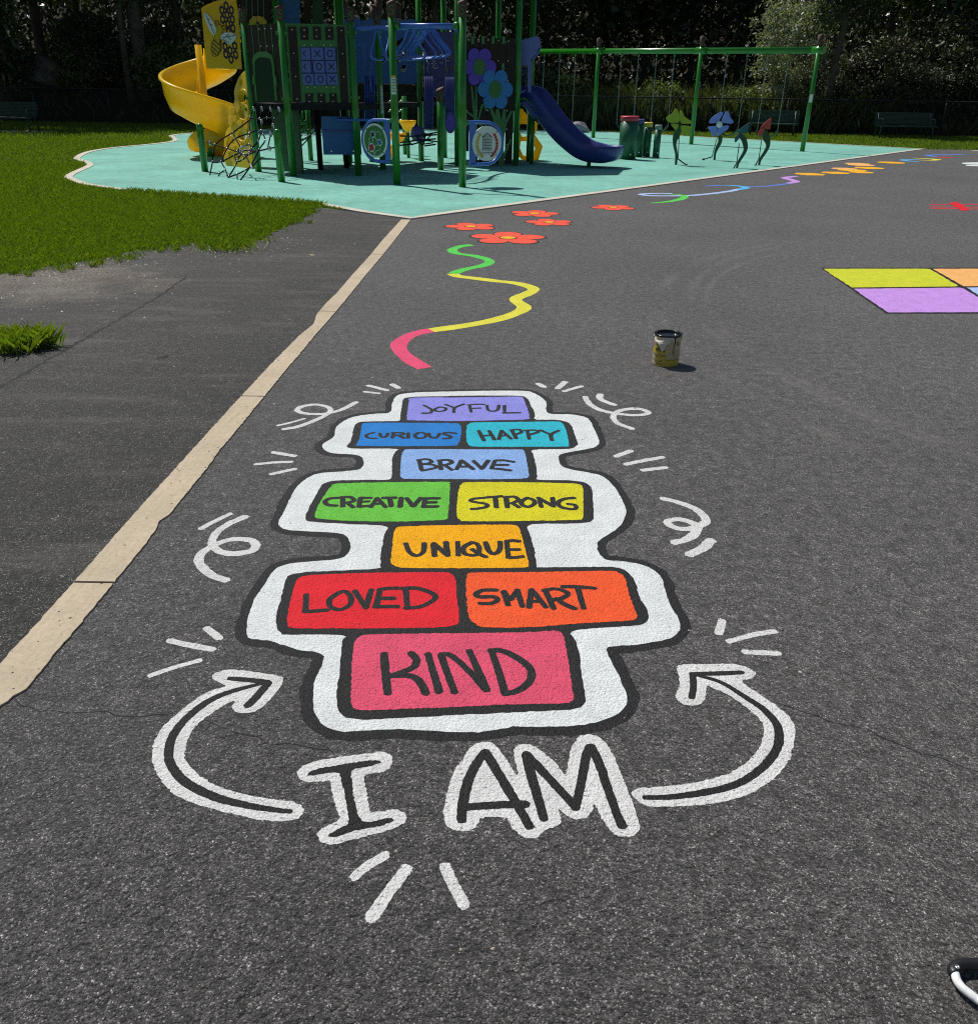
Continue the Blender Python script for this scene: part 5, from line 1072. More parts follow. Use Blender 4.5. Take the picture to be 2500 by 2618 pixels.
s0 = Vector((.68, 20.88, 0)); s1 = Vector((2.42, 20.02, 0)); dv = (s1 - s0); Ls = dv.length; dv.normalize(); sv = Vector((-dv.y, dv.x, 0))
prof = catmull([Vector((t * Ls, z)) for t, z in ((-.06, 1.30), (.06, 1.28), (.16, 1.12), (.30, .83), (.45, .58), (.58, .40), (.70, .27), (.82, .20), (.92, .19), (1.0, .19))], False, 5)
SEC2 = [(-.34, .22), (-.37, .235), (-.385, .18), (-.36, .0), (-.25, -.08), (.25, -.08), (.36, .0), (.385, .18), (.37, .235), (.34, .22), (.30, .10), (.25, .015), (.13, -.01), (0, -.015), (-.13, -.01), (-.25, .015), (-.30, .10)]
n2 = len(SEC2); vs = []
for i, p in enumerate(prof):
    t = prof[min(i + 1, len(prof) - 1)] - prof[max(i - 1, 0)]; t.normalize(); nz = Vector((-t.y, t.x)); e = i / (len(prof) - 1); fl = 1 + .12 * sstep(.75, 1, e); hs = 1.25 - .15 * sstep(.80, .93, e)
    for a, b in SEC2:
        bb = b * (hs if b > 0 else 1); vs.append(s0 + dv * (p.x + nz.x * bb) + sv * a * fl + Vector((0, 0, p.y + nz.y * bb)))
nP = len(prof)
# rounded end lip, turned up like a spoon
for j in range(1, 7):
    ang = j / 6 * math.pi / 2; p = prof[-1]; up_ = .23 * (j / 6) ** 1.8
    for a, b in SEC2:
        bb = b * (1.1 if b > 0 else 1); vs.append(s0 + dv * (p.x + .34 * math.sin(ang)) + sv * a * 1.12 * max(.12, math.cos(ang) ** .7) + Vector((0, 0, p.y + max(bb, up_ + (bb if b < 0 else 0)))))
mb = MB(); tt = nP + 6
mb.add(vs, [(i * n2 + k, i * n2 + (k + 1) % n2, (i + 1) * n2 + (k + 1) % n2, (i + 1) * n2 + k) for i in range(tt - 1) for k in range(n2)] + [tuple(range(n2)), tuple((tt - 1) * n2 + k for k in reversed(range(n2)))], True)
ws = mb.build('wave_slide', M['navy'], ps)
MB().tube([(2.08, 20.16, 0), (2.08, 20.16, .16)], .045, 10).build('slide_foot', M['post'], ws)
pl = Plane((.2, 20.35), (1.4, 20.2)); mb = MB(); mb.tube([pl.p3(p) for p in catmull([Vector(q) for q in pl.c('C', [(690, 985), (720, 990), (760, 1040), (800, 1095), (830, 1110)])], False, 3)], [.05] * 9 + [.055] * 2 + [.07] * 2, 10); mb.build('talk_tube', M['navy'], ps)
mb = MB(); mb.tube([pl.p3(p) for p in catmull([Vector(q) for q in pl.c('C', [(660, 960), (700, 940), (735, 955), (750, 990)])], False, 3)], .02, 8); mb.tube([pl.p3(p) for p in pl.c('C', [(665, 960), (650, 1590)])], .022, 8); mb.build('side_rail', M['green'], ps)
mb = MB(); mb.tube([(.83, 20.6, 0), (.83, 20.6, 1.2)], .05, 10); mb.build('post', M['post'], ps)
# yellow hexagon climber behind the slide
pl = Plane((.0, 21.95), (2, 21.75))
out = pl.c('C', [(640, 1045), (695, 1040), (715, 1075), (770, 1130), (835, 1175), (838, 1235), (812, 1290), (890, 1400), (850, 1530), (700, 1530), (640, 1480)])
MB().plate(pl, out, .12, [list(reversed(pl.c('C', h))) for h in ([(670, 1185), (760, 1190), (790, 1240), (765, 1300), (690, 1310), (665, 1250)], [(680, 1350), (790, 1350), (820, 1420), (790, 1490), (700, 1490), (670, 1420)])]).build('hexagon_climber', M['yellow'], ps)
# ------------------------------------------------------------------ swing set and swings
B0, B1, B2, B3 = Vector((.65, 35.45, 0)), Vector((3.43, 32.36, 0)), Vector((6.2, 29.25, 0)), Vector((8.85, 26.59, 0))
sw = thing('swing_set', (B1 + B2) / 2, 'long bright green swing frame standing behind the drums and metal flowers', 'swing frame')
ZB = 2.56
def zb(q): return 2.57 + .15 * min(1, max(0, (B3 - q).length / (B3 - B0).length))
bd = (B3 - B0).normalized()
beam = MB().tube([B0 + Vector((0, 0, zb(B0))), B3 + Vector((0, 0, zb(B3)))], .078, 18).build('top_beam', M['post'], sw)
for p in (B0, B1, B2, B3):
    o = MB().tube([p, p + Vector((0, 0, zb(p) + .10))], .066, 14).build('post', M['post'], sw)
    mb = MB(); mb.lathe((p.x, p.y, zb(p) + .10), [(.068, 0), (.075, .1), (.085, .26), (.0, .30)], 14); mb.build('cap', M['cap'], o)
    mb = MB(); mb.tube([p - bd * .17 + Vector((0, 0, zb(p))), p + bd * .17 + Vector((0, 0, zb(p)))], .098, 14); mb.build('collar', M['post'], beam)
MB().box(B3 + Vector((-.02, -.07, 1.38)), (.085, .012, .2), rot_z(-.3)).build('sticker', M['whitep'], sw)
M['chain'] = simple('chain_steel', (.42, .42, .42), .45, .3, metal=.3)
M['seat'] = simple('swing_seat_rubber', (.02, .05, .03), .6, .2)
SWL = ['swing nearest the navy slide, its seat in clear view', 'second swing along from the navy slide', 'left swing of the middle pair, behind the red topped drum', 'right swing of the middle pair, left of the yellow metal flower', 'left swing of the pair nearest the end post', 'swing nearest the right end post of the green frame']
def swing(a, b, lab):
    t = thing('swing', (a + b) / 2, lab, 'swing', 'swings on the green frame')
    for q in (a, b):
        ZB = zb(q)
        MB().tube([q + Vector((0, 0, ZB - .06)), q + Vector((0, 0, ZB - .16))], .03, 8).build('hanger', M['post'], t)
        mb = MB(); n = 46
        for k in range(n):
            z1 = ZB - .16 - (ZB - .16 - .52) * k / n; z0 = ZB - .16 - (ZB - .16 - .52) * (k + 1.25) / n; w = .013
            d_ = Vector((1, 0, 0)) if k % 2 else Vector((0, 1, 0))
            mb.tube([q + Vector((0, 0, z1)) + d_ * 0, q + d_ * w + Vector((0, 0, (z0 + z1) / 2)), q + Vector((0, 0, z0)), q - d_ * w + Vector((0, 0, (z0 + z1) / 2))], .0055, 4, closed=True)
        mb.build('chain', M['chain'], t)
    mb = MB(); n = 12; m_ = (a + b) / 2; d_ = (b - a); vs = []; sd_ = Vector((-d_.y, d_.x, 0)).normalized()
    for k in range(n + 1):
        s_ = k / n; q = a.lerp(b, s_) + Vector((0, 0, .52 - .2 * math.sin(math.pi * s_) ** .7))
        vs += [q + sd_ * .07, q - sd_ * .07, q - sd_ * .07 - Vector((0, 0, .015)), q + sd_ * .07 - Vector((0, 0, .015))]
    mb.add(vs, [(4 * i + k, 4 * i + (k + 1) % 4, 4 * (i + 1) + (k + 1) % 4, 4 * (i + 1) + k) for i in range(n) for k in range(4)] + [(0, 1, 2, 3), (4 * n + 3, 4 * n + 2, 4 * n + 1, 4 * n)], True); mb.build('seat', M['seat'], t)
def on_beam(px_):
    for i in range(4000):
        q = B0.lerp(B3, i / 4000); c_ = q + Vector((0, 0, ZB)) - Vector((0, 0, HC)); z = c_.x * _rt.z + c_.y * _fw.z + c_.z * _up.z; x = c_.x * _rt.x + c_.y * _fw.x + c_.z * _up.x
        if CX + FPX * x / z >= px_: return q
    return B3
hx = [1351, 1391, 1431, 1471, 1589, 1633, 1679, 1725, 1860, 1912, 1964, 2018]
for i in range(6): swing(on_beam(hx[2 * i]), on_beam(hx[2 * i + 1]), SWL[i])

# ------------------------------------------------------------------ drums
M['drum'] = simple('dark_green_tube', (.012, .10, .045), .4, .15, coat=.1)
M['drumred'] = simple('red_drum_top', (.42, .02, .045), .45, .1); M['drumyellow'] = simple('yellow_drum_top', (.60, .46, .05), .45, .1); M['drumgrey'] = simple('grey_drum_top', (.20, .24, .24), .5, .1)
for x, y, r, h, m, lab in ((3.25, 22.60, .215, .96, 'drumred', 'widest dark green upright drum with a red top'), (3.62, 23.40, .12, .87, 'navy', 'dark green tube drum with a navy top, half hidden behind the red topped drum'), (3.86, 23.50, .105, .80, 'drumyellow', 'narrow dark green tube drum with a yellow top'), (4.08, 23.28, .085, .75, 'drumgrey', 'slimmest dark green tube drum with a grey top')):
    t = thing('tube_drum', (x, y, 0), lab, 'drum', 'upright drums on the play surface')
    MB().lathe((x, y, 0), [(r, 0), (r, h - .09)], 28).build('tube', M['drum'], t)
    MB().lathe((x, y, h - .09), [(r * 1.03, -.01), (r * 1.04, .08), (r * .97, .1), (r * .9, .085), (0, .085)], 28).build('drum_top', M[m], t)
    mb = MB(); mb.lathe((x, y, .0), [(r * 1.15, .0), (r * 1.15, .012), (r, .014)], 24); mb.build('flange', M['drum'], t)
    MB().lathe(Vector((x + r * .25, y - r * .95, .12)), [(.0, 0), (.022, .0), (.022, .012), (0, .014)], 10, Matrix.Rotation(math.pi / 2, 3, 'X')).build('bolt', M['bolt'], t)

# ------------------------------------------------------------------ metal flowers
M['mf_yellow'] = simple('lime_petal', (.32, .40, .02), .4, .08); M['mf_blue'] = simple('periwinkle_petal', (.19, .28, .78), .4, .08); M['mf_teal'] = simple('teal_petal', (.02, .12, .15), .45, .1); M['mf_coral'] = simple('coral_metal_petal', (.42, .075, .05), .45, .1)
M['mf_stem'] = simple('dark_green_stem', (.010, .075, .028), .4, .15)
def metal_flower(pos, lab, m, petals, stem_, mallet, centre=None, back=0.0):
    t = thing('metal_flower', pos, lab, 'metal flower', 'musical metal flowers on the play surface')
    pl = Plane(pos - Vector((1, .0, 0)), pos + Vector((1, .0, 0)))
    sm_ = lambda P, k=4: [tuple(p) for p in catmull([Vector(p) for p in P], True, k)]
    for i, q in enumerate(petals): MB().plate(pl, sm_(pl.c('G', q), 3), .02, d=.05 + .004 * i - back).build('petal', M[m], t)
    so = MB().plate(pl, sm_(pl.c('G', stem_)), .05, d=0).build('stem', M['mf_stem'], t)
    P = pl.c('G', mallet); mb = MB(); mb.tube([pl.p3(p, .06) for p in P[:2]], .010, 6); mb.build('cable', M['dark'], t)
    mb = MB(); mb.tube([pl.p3(P[1], .06), pl.p3(P[2], .10)], .014, 7); o = mb.build('mallet', M['dark'], t); mb = MB(); q = pl.p3(P[2], .10); mb.lathe(q, [(0, -.03), (.028, -.02), (.032, .0), (.028, .02), (0, .03)], 10); mb.build('mallet_head', M['dark'], o)
    if centre:
        (cx_, cy_), r, mm = centre; u = pl.pix(px('G', (cx_, cy_))); MB().lathe(pl.p3(u, .065 - back), [(0, .0), (r, .0), (r, .02), (r * .6, .035), (0, .04)], 16, Matrix.Rotation(math.pi / 2, 3, 'X')).build('flower_centre', M[mm], t)
metal_flower(Vector((4.18, 21.1, 0)), 'lime yellow metal flower with its four petals turned to the camera', 'mf_yellow',
  [[(845, 1035), (868, 1060), (882, 1095), (884, 1150), (868, 1172), (795, 1172), (758, 1140), (770, 1112), (815, 1085)], [(893, 1055), (915, 1068), (930, 1110), (990, 1155), (998, 1180), (910, 1182), (893, 1160), (886, 1110)], [(802, 1184), (868, 1186), (875, 1205), (852, 1242), (830, 1225)], [(900, 1202), (992, 1207), (988, 1240), (960, 1290), (928, 1300), (905, 1258)]],
  [(845, 1580), (862, 1580), (870, 1480), (857, 1390), (868, 1340), (888, 1312), (896, 1240), (892, 1175), (870, 1168), (866, 1210), (836, 1270), (825, 1330), (830, 1400), (848, 1480)], [(880, 1310), (870, 1520), (945, 1577)], ((883, 1185), .035, 'dark'))
metal_flower(Vector((5.44, 22.73, 0)), 'periwinkle blue metal flower with a pale round centre', 'mf_blue',
  [[(1288, 1070), (1302, 1082), (1277, 1130), (1245, 1170), (1182, 1180), (1172, 1163), (1200, 1120), (1250, 1085)], [(1338, 1062), (1356, 1075), (1370, 1120), (1397, 1155), (1390, 1180), (1312, 1176), (1292, 1150), (1315, 1090)], [(1165, 1210), (1235, 1205), (1246, 1230), (1227, 1288), (1200, 1300), (1185, 1260), (1160, 1230)], [(1282, 1212), (1355, 1200), (1342, 1240), (1292, 1270), (1260, 1297), (1240, 1294), (1255, 1240)]],
  [(1215, 1538), (1230, 1538), (1242, 1460), (1290, 1370), (1299, 1310), (1286, 1288), (1258, 1298), (1262, 1350), (1240, 1400), (1222, 1460)], [(1245, 1310), (1195, 1500), (1110, 1523)], ((1265, 1188), .075, 'whitep'))
metal_flower(Vector((5.4, 20.42, 0)), 'dark teal metal flower seen side on, nearest the court', 'mf_teal', [[(1545, 1178), (1552, 1200), (1532, 1270), (1490, 1276), (1440, 1262), (1480, 1222)], [(1420, 1305), (1455, 1280), (1450, 1330), (1418, 1362), (1412, 1340)]],
  [(1430, 1612), (1445, 1612), (1462, 1560), (1530, 1452), (1541, 1380), (1520, 1312), (1482, 1276), (1450, 1278), (1440, 1300), (1480, 1340), (1500, 1400), (1500, 1450), (1450, 1540)], [(1455, 1370), (1432, 1550), (1395, 1615)])
metal_flower(Vector((6.14, 21.31, 0)), 'coral red metal flower seen side on, furthest right', 'mf_coral', [[(1755, 1130), (1763, 1145), (1752, 1228), (1720, 1236), (1692, 1216), (1660, 1222), (1692, 1180)], [(1662, 1230), (1700, 1232), (1670, 1290), (1646, 1310), (1640, 1280)]],
  [(1643, 1585), (1658, 1585), (1674, 1530), (1745, 1422), (1758, 1340), (1740, 1272), (1702, 1238), (1682, 1262), (1682, 1320), (1720, 1390), (1692, 1460), (1655, 1520)], [(1670, 1330), (1645, 1510), (1605, 1583)])

# ------------------------------------------------------------------ benches
M['bench'] = simple('dark_green_bench', (.015, .055, .04), .45, .15); M['bench_slab'] = M['kerb']
def bench(a, b, lab):
    a, b = Vector((a[0], a[1], 0)), Vector((b[0], b[1], 0)); t = thing('park_bench', (a + b) / 2, lab, 'bench', 'green benches along the fence'); u = (b - a).normalized(); L_ = (b - a).length; n_ = Vector((u.y, -u.x, 0))
    if n_.y > 0: n_ = -n_
    R = rot_z(math.atan2(u.y, u.x)); c_ = (a + b) / 2
    mb = MB()
    for k in range(9): mb.box(c_ - n_ * (.20 + .012 * k) + Vector((0, 0, .50 + .042 * k)), (L_, .02, .030), R)
    mb.box(c_ - n_ * .31 + Vector((0, 0, .875)), (L_, .04, .03), R); mb.build('backrest', M['bench'], t)
    mb = MB()
    for k in range(8): mb.box(c_ + n_ * (.24 - .055 * k) + Vector((0, 0, .445)), (L_, .042, .02), R)
    mb.box(c_ + n_ * .262 + Vector((0, 0, .428)), (L_, .02, .05), R, .006); mb.build('seat', M['bench'], t)
    for s_ in (-1, 1):
        e = c_ + u * s_ * (L_ / 2 - .12)
        mb = MB(); mb.tube([e + n_ * .20 + Vector((0, 0, 0)), e + n_ * .18 + Vector((0, 0, .43))], .03, 8); mb.build('leg', M['bench'], t)
        mb = MB(); mb.tube([e - n_ * .32, e - n_ * .17 + Vector((0, 0, .43)), e - n_ * .30 + Vector((0, 0, .86))], .03, 8); mb.build('leg', M['bench'], t)
        mb = MB(); mb.tube(catmull([e - n_ * .24 + Vector((0, 0, .64)), e + n_ * .12 + Vector((0, 0, .67)), e + n_ * .24 + Vector((0, 0, .60)), e + n_ * .22 + Vector((0, 0, .44))], False, 4), .022, 8); mb.build('armrest', M['bench'], t)
bench((9.75, 36.05), (11.5, 35.55), 'green bench behind the coral metal flower, half hidden by its head')
bench((14.4, 35.35), (16.6, 35.35), 'green bench by the fence to the right of the swing frame')
bench((-17.3, 30.95), (-15.15, 30.75), 'dark bench in the tree shade at the left edge')
sl_ = MB(); sl_.box((-16.2, 30.9, .0), (2.8, 1.0, .03)); tag(sl_.build('bench_slab', M['kerb']), kind='structure')

# ------------------------------------------------------------------ chain link fence
M['fence'] = simple('black_fence', (.010, .010, .010), .5, .1)
fn = thing('chain_link_fence', (0, 38, 0), 'low black chain link fence between the lawn and the woods', 'fence')
def rail_(z, r, nm):
    MB().tube([(x, fence_y(x), z) for x in (-32, -20, -8, 0, 9, 16, 24, 30)], r, 8).build(nm, M['fence'], fn)
rail_(1.26, .028, 'top_rail'); rail_(.06, .012, 'bottom_wire')
x = -31.0
while x < 30:
    MB().tube([(x, fence_y(x) + .03, 0), (x, fence_y(x) + .03, 1.3)], .034, 8).build('fence_post', M['fence'], fn); x += 3.05
mb = MB(); st_ = .085; H_ = 1.2; nx = int(58 / st_)
vs = []; fs = []
for k in range(nx):
    x0 = -30 + k * st_
    for s_ in (1, -1):
        x1 = x0 + s_ * H_ * .5
        b = len(vs); w = .0035; vs += [Vector((x0 - w, fence_y(x0), .05)), Vector((x0 + w, fence_y(x0), .05)), Vector((x1 + w, fence_y(x1), 1.25)), Vector((x1 - w, fence_y(x1), 1.25))]; fs.append((b, b + 1, b + 2, b + 3))
mb.add(vs, fs); mb.build('wire_mesh', M['fence'], fn, fixn=False)

# ------------------------------------------------------------------ rocks
M['rock'] = simple('grey_rock', (.11, .095, .075), .9, .5, 2.5, bmp=.12, bscale=5); M['palerock'] = simple('pale_rock', (.30, .29, .33), .9, .2, 5, bmp=.02, bscale=20)
def rock(c, s_, m, lab, seed):
    rn = random.Random(seed); mb = MB(); vs = []; n1, n2_ = 14, 22
    ph = [rn.uniform(0, 6) for _ in range(9)]
    for i in range(n1 + 1):
        th = math.pi * i / n1
        for k in range(n2_):
            a = 2 * math.pi * k / n2_; d = Vector((math.sin(th) * math.cos(a), math.sin(th) * math.sin(a), math.cos(th)))
            r = 1 + .16 * math.sin(d.x * 3 + ph[0]) * math.sin(d.y * 3 + ph[1]) + .12 * math.sin(d.z * 5 + ph[2] + d.x * 4) + .06 * math.sin(d.y * 9 + ph[3]) * math.sin(d.z * 8 + ph[4])
            vs.append(Vector(c) + Vector((d.x * s_[0] * r, d.y * s_[1] * r, d.z * s_[2] * r)))
    mb.add(vs, [(i * n2_ + k, i * n2_ + (k + 1) % n2_, (i + 1) * n2_ + (k + 1) % n2_, (i + 1) * n2_ + k) for i in range(n1) for k in range(n2_)], True)
    return tag(mb.build('boulder', M[m]), lab, 'rock')
rock((wx(122, 41.5), 41.5, 1.75), (1.35, .9, .62), 'rock', 'big shaded boulder on the bank behind the left fence', 3)
rock((wx(1484, 36.3), 36.3, .1), (.42, .3, .28), 'palerock', 'small pale stone on the grass beyond the play surface, right of the navy slide', 5)

# ------------------------------------------------------------------ paint can
M['cream'] = simple('can_cream', (.50, .44, .27), .45, .12, 20); M['olive'] = simple('can_yellow', (.52, .40, .05), .4, .12, 20); M['tin'] = simple('can_tin', (.42, .42, .40), .35, .15, 30, metal=.8); M['wetblack'] = simple('wet_black_paint', (.006, .006, .007), .2, .1); M['paper'] = simple('torn_label', (.66, .62, .52), .6, .15, 40, bmp=.004, bscale=120)
cc = at(1700, 929); pc = thing('paint_can', cc, 'open black paint can with a torn yellow and cream label on the court', 'paint can')
R_ = .083; Hh = .192
MB().lathe(cc, [(R_ * .97, 0), (R_, .004), (R_, Hh - .004), (R_ + .003, Hh), (R_ + .0015, Hh + .003), (R_ - .006, Hh + .002), (R_ - .008, Hh - .01), (R_ - .004, Hh - .012), (R_ - .004, .12), (0, .119)], 40).build('body', M['cream'], pc)
MB().lathe(cc, [(R_ - .0065, .13), (R_ - .0055, Hh - .014), (R_ - .0085, Hh - .009), (R_ - .006, Hh + .004), (R_ + .002, Hh + .005), (R_ + .0042, Hh + .002), (R_ + .0025, Hh - .006), (R_ + .0005, Hh - .008)], 40).build('rim', M['wetblack'], pc)
MB().lathe(cc, [(0, .125), (R_ - .005, .125)], 32).build('paint', M['wetblack'], pc)
fr_ = Vector((-cc.x, -cc.y, 0)).normalized(); a0_ = math.atan2(fr_.y, fr_.x)
def canp(x, y, lift=.0006):
    t = (1180 - y) / 645
    for _ in range(3):
        s_ = max(-.98, min(.98, (x - (788 + 54 * t)) / 265)); an = math.asin(s_); t = (1180 + 45 * math.cos(an) - y) / 645
    z = max(0.001, min(Hh, Hh * t)); an2 = a0_ + an; r = R_ + lift
    return Vector((cc.x + r * math.cos(an2), cc.y + r * math.sin(an2), z))
def can_patch(poly, lift, nm, m, parent=pc, sub=14):
    xs = [p[0] for p in poly]; ys_ = [p[1] for p in poly]; mb = MB(); vs = []; fs = []
    nx_, ny_ = 44, 44; X = np.linspace(min(xs), max(xs), nx_ + 1); Y = np.linspace(min(ys_), max(ys_), ny_ + 1)
    gxm, gym = np.meshgrid((X[1:] + X[:-1]) / 2, (Y[1:] + Y[:-1]) / 2); ins = inpoly(gxm, gym, poly); idx = {}
    def vid(i, j):
        if (i, j) not in idx: idx[(i, j)] = len(vs); vs.append(canp(X[i], Y[j], lift))
        return idx[(i, j)]
    for j in range(ny_):
        for i in range(nx_):
            if ins[j, i]: fs.append((vid(i, j), vid(i + 1, j), vid(i + 1, j + 1), vid(i, j + 1)))
    return mb.add(vs, fs, True).build(nm, m, parent, fixn=False)
lb = can_patch([(545, 880), (640, 660), (690, 690), (700, 870), (805, 905), (805, 1070), (1075, 1050), (1060, 1140), (1040, 1165), (900, 1225), (780, 1228), (640, 1210), (560, 1180), (530, 1120)], .0006, 'label', M['olive'])
can_patch([(530, 940), (600, 940), (606, 1200), (540, 1170)], .0012, 'label_edge', M['cream'], lb)
mb = MB()
for ln, r in (([(548, 935), (660, 965), (800, 975)], .0012), ([(550, 965), (680, 995), (800, 1003)], .0012), ([(550, 1050), (640, 1075), (725, 1085)], .0012), ([(552, 1085), (640, 1105), (722, 1112)], .0012), ([(725, 1085), (722, 1112)], .0012), ([(610, 950), (606, 1140)], .0007), ([(810, 1070), (940, 1078), (1070, 1045)], .001), ([(620, 1155), (680, 1162)], .002), ([(700, 1165), (740, 1165)], .002)):
    mb.tube([canp(*p, .0012) for p in catmull([Vector(p) for p in ln], False, 4)], r, 4)
mb.build('print', M['dark'], lb)
def can_letters(txt, x, y, w, h, gap, r):
    SEG = {'T': [[(0, 0), (1, 0)], [(.5, 0), (.5, 1)]], 'R': [[(0, 1), (0, 0), (.8, .05), (.9, .25), (.7, .5), (0, .5)], [(.4, .5), (1, 1)]], 'P': [[(0, 1), (0, 0), (.8, .05), (.9, .25), (.7, .5), (0, .5)]], 'E': [[(1, 0), (0, 0), (0, 1), (1, 1)], [(0, .5), (.8, .5)]], 'C': [[(1, .1), (.5, 0), (.05, .3), (.05, .7), (.5, 1), (1, .9)]], 'I': [[(.5, 0), (.5, 1)]], 'A': [[(0, 1), (.5, 0), (1, 1)], [(.2, .65), (.8, .65)]]}
    mb = MB()
    for i, ch in enumerate(txt):
        for s_ in SEG[ch]: mb.tube([canp(x + i * (w + gap) + a * w + (1 - b) * 6, y + b * h + i * 5, .0012) for a, b in s_], r, 4)
    return mb
can_letters('TR', 625, 748, 36, 66, 18, .0023).build('lettering', M['dark'], lb, 'black letters TR'); can_letters('PECIA', 610, 836, 26, 48, 10, .0021).build('lettering', M['dark'], lb, 'black letters PECIA')
can_patch([(950, 590), (1000, 590), (992, 700), (970, 780), (955, 950), (945, 950), (955, 800), (972, 700)], .0014, 'paint_drip', M['wetblack'])
can_patch([(560, 690), (600, 640), (630, 700), (625, 760), (580, 780)], .001, 'label_scrap', simple('pink_scrap', (.42, .26, .22), .5, .1), pc)
mb = MB(); mb.tube([canp(1030 + 18 * math.cos(a), 720 + 40 * math.sin(a), .001) for a in [k * .5236 for k in range(12)]], .0014, 4, closed=True); mb.build('stamp', M['dark'], lb)
# crumpled torn label peeling from the rim
rn = random.Random(9); mb = MB(); vs = []; nx_, ny_ = 18, 14
PX = [(600, 600), (960, 1010), (600, 600)]
for j in range(ny_ + 1):
    for i in range(nx_ + 1):
        u = i / nx_; v_ = j / ny_; x = 605 + 355 * u; top = 590 + 80 * math.sin(math.pi * min(1, u * 2.4)) * (u < .42) + 0; bot = 680 + 190 * math.exp(-((u - .42) / .22) ** 2) + 20 * math.sin(u * 19)
        y = top + (bot - top) * v_; vs.append(canp(x, y, .002 + .011 * math.sin(math.pi * v_) * (.4 + .6 * rn.random()) + .012 * v_ * math.exp(-((u - .3) / .2) ** 2)))
mb.add(vs, [(j * (nx_ + 1) + i, j * (nx_ + 1) + i + 1, (j + 1) * (nx_ + 1) + i + 1, (j + 1) * (nx_ + 1) + i) for j in range(ny_) for i in range(nx_)], False); mb.build('torn_label', M['paper'], pc, fixn=False)
sx = Vector((-fr_.y, fr_.x, 0)); hb = [cc + sx * (-.078) + Vector((0, 0, Hh - .012))] + [cc + sx * (-.070 * math.cos(a)) - fr_ * (.03 * math.sin(a)) + Vector((0, 0, Hh + .004 + .072 * math.sin(a))) for a in [math.radians(d) for d in range(8, 173, 12)]] + [cc + sx * .078 + Vector((0, 0, Hh - .012))]
MB().tube(hb, .0017, 6).build('handle', M['chain'], pc)
for s_ in (-1, 1): MB().lathe(cc + sx * s_ * .0825 + Vector((0, 0, Hh - .02)), [(.008, -.004), (.008, .004)], 10, Matrix.Rotation(a0_ + math.pi / 2, 3, 'Z') @ Matrix.Rotation(math.pi / 2, 3, 'Y')).build('handle_ear', M['tin'], pc)

# ------------------------------------------------------------------ tubular stand cut by the lower right edge
M['tubewhite'] = simple('scuffed_white_tube', (.74, .75, .76), .4, .12, 60); M['tubeblack'] = simple('black_plastic_corner', (.012, .012, .014), .45, .2, 60)
p_ = lambda x, y, z=.018: gp('W', (x, y), z)
fd = thing('folding_chair', p_(1030, 950, 0), 'white tubular chair foot with a black plastic corner at the lower right edge', 'chair')
Q = catmull([p_(1035, 1010), p_(1045, 1070), p_(1085, 1180), p_(1180, 1300), p_(1330, 1420), p_(1500, 1545), p_(1720, 1700, .03), p_(2000, 1850, .1)], False, 5)
MB().tube(Q, .0085, 12).build('frame_tube', M['tubewhite'], fd)
Q = catmull([p_(1030, 1030), p_(1000, 975), p_(1030, 915), p_(1120, 860), p_(1250, 845), p_(1460, 850), p_(1700, 860), p_(2100, 870)], False, 5)
bo = MB().tube(Q, .0112, 12).build('corner_cover', M['tubeblack'], fd)
q = p_(1080, 895, .031); MB().lathe(q, [(.0045, -.002), (.0045, .0005), (.002, .0008), (.002, 0), (0, 0)], 12).build('screw', M['bolt'], bo)

# ------------------------------------------------------------------ fallen leaf and grit
M['dryleaf'] = simple('dry_leaf', (.42, .33, .24), .8, .2, 40)
c_ = at(797, 653); tag(MB().add([c_ + Vector((-.03, .01, .006)), c_ + Vector((-.005, .016, .012)), c_ + Vector((.04, -.008, .006)), c_ + Vector((.0, -.014, .004))], [(0, 1, 2, 3)]).build('fallen_leaf', M['dryleaf'], fixn=False), 'small pale dry leaf lying on the asphalt between the lawn and the concrete strip', 'leaf')
# ------------------------------------------------------------------ grass
M['grass'] = leafmat('grass_blade', (.058, .145, .006), (.20, .265, .020), .45, .48)
M['weed'] = leafmat('weed_blade', (.10, .19, .012), (.24, .31, .03), .5, .45)
M['reed'] = leafmat('tall_grass_blade', (.034, .050, .011), (.085, .10, .028), .6, .3)
def np_mesh(name, V, F, mat):
    me = bpy.data.meshes.new(name); nv, nf, k = len(V), len(F), F.shape[1]
    me.vertices.add(nv); me.vertices.foreach_set('co', V.astype(np.float32).ravel())
    me.loops.add(nf * k); me.loops.foreach_set('vertex_index', F.astype(np.int32).ravel())
    me.polygons.add(nf); me.polygons.foreach_set('loop_start', np.arange(0, nf * k, k, dtype=np.int32)); me.polygons.foreach_set('loop_total', np.full(nf, k, np.int32))
    me.update(calc_edges=True); me.materials.append(mat)
    o = bpy.data.objects.new(name, me); link(o); return o
